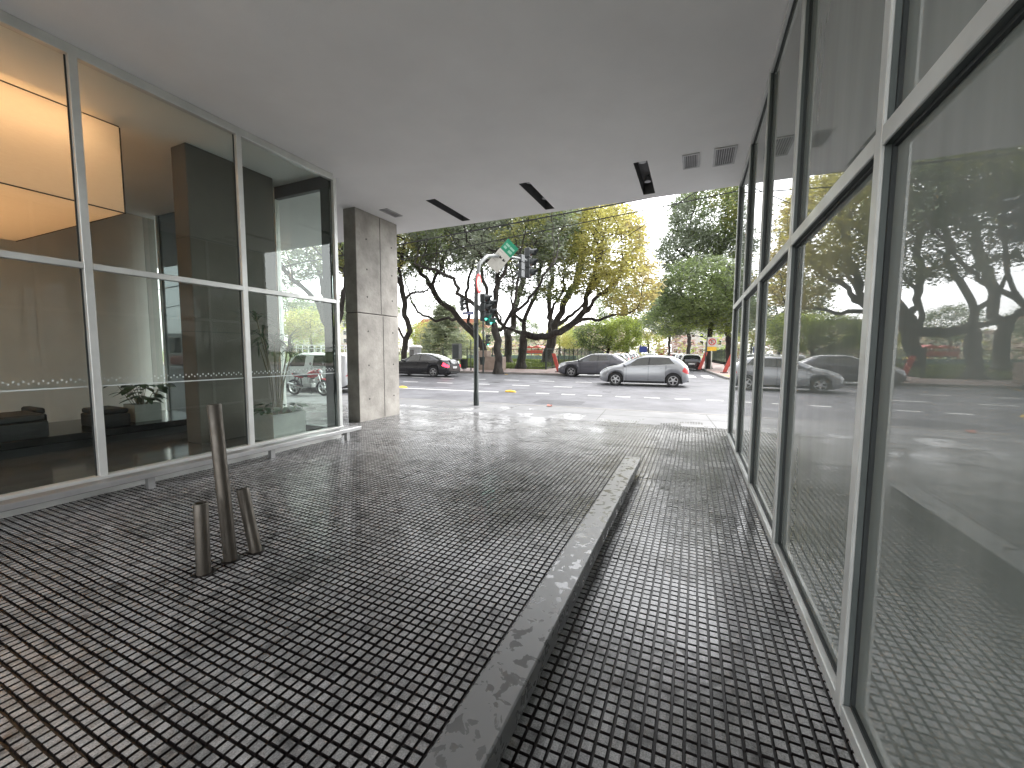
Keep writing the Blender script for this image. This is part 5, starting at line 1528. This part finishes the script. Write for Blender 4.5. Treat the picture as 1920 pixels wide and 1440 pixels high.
# far traffic light
pf = gz(906, 698.5, 0)
t = thing('far_traffic_light', 'slim traffic light pole on the far pavement with arm towards the left', 'traffic light', pf)
MB().tube([(0, 0, -.02), (0, 0, 4.0), (-.25, 0, 4.6), (-1.6, -.2, 5.0)], [.06, .05, .045, .03], 10).build('pole', M['green_pole'], t, smooth=50)
signal_head(t, (-1.55, -.2, 4.75), SA, None, 1.05); signal_head(t, (.33, .0, 2.25), SA, 2, .85)
MB().box(.04, .22, -.02, .02, 2.2, 2.28).build('bracket', M['greypole'], t)
ps_ = pf + Vector((-.05, -.08, 0))
t = thing('street_name_sign', 'small blue street name plate left of the near traffic light', 'sign', ps_)
MB().box(-1.55, -.65, -.03, -.015, 4.02, 4.22).build('plate', M['signblue'], t)
b = MB()
for k in range(8): b.box(-1.45 + k * .09, -1.39 + k * .09, -.034, -.031, 4.09, 4.15)
b.build('lettering', M['signwhite'], t)
MB().tube([(-.60, -.02, 4.15), (.0, .04, 3.6)], .012, 5).build('stay', M['greypole'], t)
t = thing('litter_bin', 'green litter bin on the far traffic light pole', 'bin', pf + Vector((0.0, -.14, 0)))
MB().lathe([(.15, .55), (.19, 1.05), (.20, 1.08), (.17, 1.08), (.15, .62), (0, .62)], 14).build('bucket', M['green_pole'], t, smooth=40)
MB().box(-.03, .03, .0, .12, .7, .8).build('clamp', M['steel'], t)

# ------------------------------------------------------------------ park edge furniture
def stone_block():
    c = Vector((gy(921, 690, 29.5).x, 29.5, 0)); t = thing('stone_block', 'pinkish stone block at the fence behind the traffic light', 'block', c)
    MB().box(-1.1, 1.1, -.5, .5, -.01, 1.05).build('base', M['stone'], t, bevel=.03)
    MB().box(-1.0, -.2, -.4, .4, 1.052, 1.55).build('upper_step', M['stone'], t, bevel=.03)
stone_block()
def dark_box(px, py, Y, label):
    c = Vector((gy(px, py, Y).x, Y, 0)); t = thing('utility_cabinet', label, 'cabinet', c)
    MB().box(-.32, .32, -.2, .2, .85, 2.05).build('case', M['greypole'], t, bevel=.02)
    MB().box(-.07, .07, -.07, .07, -.01, .849).build('post', M['blackmatte'], t)
    MB().box(-.26, .26, -.212, -.201, .95, 1.95).build('door', M['signal'], t)
dark_box(857, 690, 26.3, 'grey post-mounted cabinet behind the black saloon')
c = Vector((gy(870, 690, 26.6).x, 26.6, 0)); t = thing('park_bin', 'dark green open bin beside the grey cabinet', 'bin', c)
MB().lathe([(.2, .15), (.30, .85), (.32, .88), (.28, .88), (.2, .3), (0, .3)], 14).build('bucket', M['green_pole'], t, smooth=40)
MB().cyl((0, 0, -.01), (0, 0, .16), .05).build('foot', M['steel'], t)
c = Vector((gy(779, 690, 30.5).x, 30.5, 0)); t = thing('round_kiosk', 'pale grey round kiosk behind the twisted tree trunk', 'kiosk', c)
MB().lathe([(.55, -.01), (.55, 1.75), (.56, 1.77)], 24).build('drum', mat('kiosk_grey', (.42, .46, .48), .5), t, smooth=40)
MB().lathe([(.66, 1.772), (.66, 1.9), (.4, 2.0), (0, 2.02)], 24).build('roof', M['white'], t, smooth=40)
MB().box(-.22, .22, -.57, -.5, .1, 1.6).build('door', M['greypole'], t)
for k, (px, Y, h, label) in enumerate([(883, 27.0, 2.3, 'thin dark post on the far pavement left of the traffic light'), (1322, 34, 2.2, 'thin dark post beside the side street corner')]):
    c = Vector((gy(px, 690, Y).x, Y, 0)); t = thing('sign_post', label, 'post', c)
    MB().cyl((0, 0, -.01), (0, 0, h), .045, .04, 10).build('shaft', M['green_pole'], t)
    MB().lathe([(.05, h), (.05, h + .03), (0, h + .06)], 10).build('cap', M['green_pole'], t)
# red leaning barriers
def barrier(px, py, Y, h, lean, label):
    c = Vector((gy(px, py, Y).x, Y, 0)); t = thing('red_barrier', label, 'barrier', c, 0, 'red leaning barrier bars')
    b = MB(); b.prism([(-.13, 0), (.13, 0), (.13 + lean, h), (-.13 + lean, h)], -.05, .05); b.build('bar', M['redbar'], t, fix=True)
    MB().box(-.25, .25, -.15, .15, -.01, .05).build('foot', M['blackmatte'], t)
barrier(1048, 690, 28.2, 1.35, -.42, 'red leaning barrier bar left of the dark grey car')
barrier(1311, 686, 38, 1.5, .5, 'red leaning barrier bar behind the no-parking sign')
barrier(1358, 690, 33.0, 1.55, .55, 'red leaning barrier bar beside the frosted glass wall')

def fence(u0, u1, v, h, label, along='u', z0=0.0, m=None, group='iron park fences'):
    L_ = u1 - u0; n = max(1, round(L_ / 2.4))
    p0 = sf(u0, v) if along == 'u' else sf(v, u0)
    t = thing('park_fence', label, 'fence', p0, SA if along == 'u' else SA + math.pi / 2, group)
    for k in range(n + 1):
        x = L_ * k / n; MB().box(x - .035, x + .035, -.035, .035, -.02, h + .08).build('post', m or M['fence'], t)
    for k in range(n):
        x0, x1 = L_ * k / n + .036, L_ * (k + 1) / n - .036
        b = MB(); b.box(x0, x1, -.015, .015, h - .1, h - .06); b.box(x0, x1, -.015, .015, .12, .16); 
        q = int((x1 - x0) / .13)
        for j in range(q):
            x = x0 + (j + .5) * (x1 - x0) / q; b.box(x - .007, x + .007, -.007, .007, .02, h)
        b.build('bar_panel', m or M['fence'], t)['kind'] = 'stuff'
fence(-38, -6.3, 22.35, 1.75, 'long dark iron bar fence along the park lawn')
fence(22.6, 62, -6.45, 1.8, 'dark iron fence running up the left of the side street', 'v')
fence(22.6, 60, 10.6, 1.9, 'green fence running up the right of the side street', 'v')
fence(10.6, 40, 22.4, 1.9, 'green fence facing the avenue at the right corner')
# no-parking sign
c = Vector((gy(1333, 690, 38.5).x, 38.5, 0)); t = thing('no_parking_sign', 'white no-parking sign with yellow plate at the side street corner', 'sign', c, SA)
MB().cyl((0, 0, -.01), (0, 0, 1.9), .035, n=8).build('post', M['signwhite'], t)
MB().box(-.36, .36, -.05, -.036, 1.98, 2.78).build('plate', M['signwhite'], t)
MB().box(-.36, .36, -.05, -.036, 1.62, 1.97).build('yellow_plate', M['ypaint'], t)
Mx = Matrix.Translation((0, -.051, 2.38)) @ Matrix.Rotation(R(90), 4, 'X')
MB().lathe([(.21, 0), (.29, 0), (.29, .006), (.21, .006)], 24, Mx, close=True).build('red_ring', M['signred'], t)
b = MB(); b.box(-.03, .03, -.02, .02, 0, 0.005); 
MB().box(-.24, .24, -.0605, -.056, -.03, .03, Matrix.Translation((0, 0, 2.38)) @ Matrix.Rotation(R(45), 4, 'Y')).build('red_slash', M['signred'], t)
b = MB(); b.box(-.09, -.04, -.0555, -.0515, 2.22, 2.54); b.box(-.04, .08, -.0555, -.0515, 2.49, 2.54); b.box(-.04, .08, -.0555, -.0515, 2.36, 2.41); b.box(.06, .10, -.0555, -.0515, 2.41, 2.49)
b.build('letter', M['ink'], t)
# blue sign and red awning far up the side street
c = sf(-.4, 80, RZ); t = thing('blue_board', 'blue board standing far up the side street', 'sign', c, SA)
MB().box(-.8, .8, -.04, .04, 1.6, 2.9).build('board', M['signblue'], t); MB().box(-.05, .05, -.03, .03, -.01, 1.6).build('post', M['greypole'], t)
c = sf(3.2, 100, RZ); t = thing('red_truck', 'red box truck far up the side street', 'truck', c, away)
MB().box(-2.2, 1.0, -1, 1, .5, 2.7).build('box', M['carred'], t, bevel=.05); MB().box(1.05, 2.3, -.95, .95, .45, 2.0).build('cab', M['carwhite'], t, bevel=.15)
MB().box(-2.22, -2.19, -.5, .5, 1.7, 2.3).build('rear_board', M['signwhite'], t)
for x in (-1.5, 1.6):
    for sd in (1, -1): wheel(t, x, sd * .85, .38, sd)
# play area beyond the lawn
def play(px, Y, m, w, h, label):
    c = Vector((gy(px, 660, Y).x, Y, .38)); t = thing('play_structure', label, 'play structure', c, random.uniform(-.3, .3), 'colourful play structures in the park')
    for x in (-w, w):
        for y in (-.7, .7): MB().cyl((x, y, -.05), (x, y, h), .07, n=8).build('post', m, t)
    MB().box(-w, w, -.7, .7, h * .45, h * .52).build('deck', M['teal'], t)
    MB().box(-w, w, -.74, -.70, h * .52, h * .8).build('railing', m, t)
    b = MB(); b.prism([(-w - .1, h), (0, h + .35), (w + .1, h)], -.9, .9); b.build('roof', m, t, fix=True)
    b = MB(); b.prism([(w, h * .5), (w + 2.0, .1), (w + 2.0, .02), (w, h * .42)], -.3, .3); b.build('slide', M['ypaint'], t, fix=True)
play(994, 62, M['redbar'], 1.0, 1.7, 'red play structure between the two central trunks')
play(1012, 58, M['redbar'], 1.0, 1.7, 'small red play structure left of the stout trunk')
c = Vector((gy(985, 665, 60).x, 57, .38)); b = MB(); 
for k in range(14): b.box(c.x - 9 + k * 1.3, c.x - 9 + k * 1.3 + 1.24, 56.95, 57.05, .36, .95)
tag(b.build('play_area_board_fence', M['teal']), 'low teal panel fence round the play area', 'fence')

# ------------------------------------------------------------------ far buildings
def building(px, Y, w, d, h, floors, bays, col, label, roof=None, rz=0.0):
    c = gy(px, 660, Y); t = thing('far_building', label, 'building', (c.x, Y, 0), rz, 'buildings beyond the park')
    wm = mat('far_wall', col, .85, scale=.4, var=.06)
    MB().box(-w / 2, w / 2, 0, d, -.3, h).build('wall', wm, t)
    fh = (h - 1.0) / floors; bwid = w / bays
    for f in range(floors):
        for k in range(bays):
            x = -w / 2 + (k + .5) * bwid; z = .8 + f * fh
            q = MB().box(x - bwid * .24, x + bwid * .24, -.05, -.004, z + fh * .2, z + fh * .78).build('window', M['white'], t)
            MB().box(x - bwid * .20, x + bwid * .20, -.07, -.051, z + fh * .23, z + fh * .75).build('pane', M['carglass'], q)
    MB().box(-w / 2 - .3, w / 2 + .3, -.3, d + .3, h + .002, h + .5).build('cornice', wm, t)
    if roof:
        b = MB(); b.prism([(-w / 2 - .3, h + .51), (w / 2 + .3, h + .51), (w / 2 - 3, h + 3.6), (-w / 2 + 3, h + 3.6)], -.3, d + .3); b.build('roof', roof, t, fix=True)
tile_roof = mat('red_roof_tiles', (.36, .13, .09), .8, scale=3, var=.15)
building(845, 118, 26, 14, 9, 3, 9, (.50, .38, .33), 'pink building with red roof behind the cedar', tile_roof, R(12))
building(985, 190, 30, 14, 9, 3, 9, (.52, .45, .38), 'cream building far behind the central trunks', None, R(5))
building(1105, 150, 22, 14, 11, 4, 7, (.46, .36, .31), 'brownish pink building behind the round green tree', None, R(-6))
building(640, 120, 40, 16, 20, 6, 12, (.52, .48, .44), 'pale apartment block far left seen through the gap by the pillar', None, R(28))
building(1340, 190, 34, 14, 14, 4, 10, (.45, .42, .40), 'grey apartment block far behind the right-hand trees', None, R(-4))

# ------------------------------------------------------------------ overhead wires
for k, (a, c, Y0, Y1, r) in enumerate([((1040, 404), (1500, 318), 13.0, 13.6, .024), ((1090, 418), (1520, 330), 16, 17, .020), ((1180, 440), (1320, 350), 20, 16, .018)]):
    p0, p1 = gy(*a, Y0), gy(*c, Y1); d = (p1 - p0)
    s, e_ = p0 - d * 6, p1 + d * 5; pts = []
    for q in range(25):
        f = q / 24; w_ = s.lerp(e_, f); w_.z -= .9 * math.sin(math.pi * f) * .0; pts.append(w_)
    tag(MB().tube(pts, r, 5).build('overhead_wire', M['ink']), ['thick overhead wire just below the ceiling edge', 'thinner overhead wire below the thick one', 'thin overhead wire running down to the left across the sky gap'][k], 'wire')
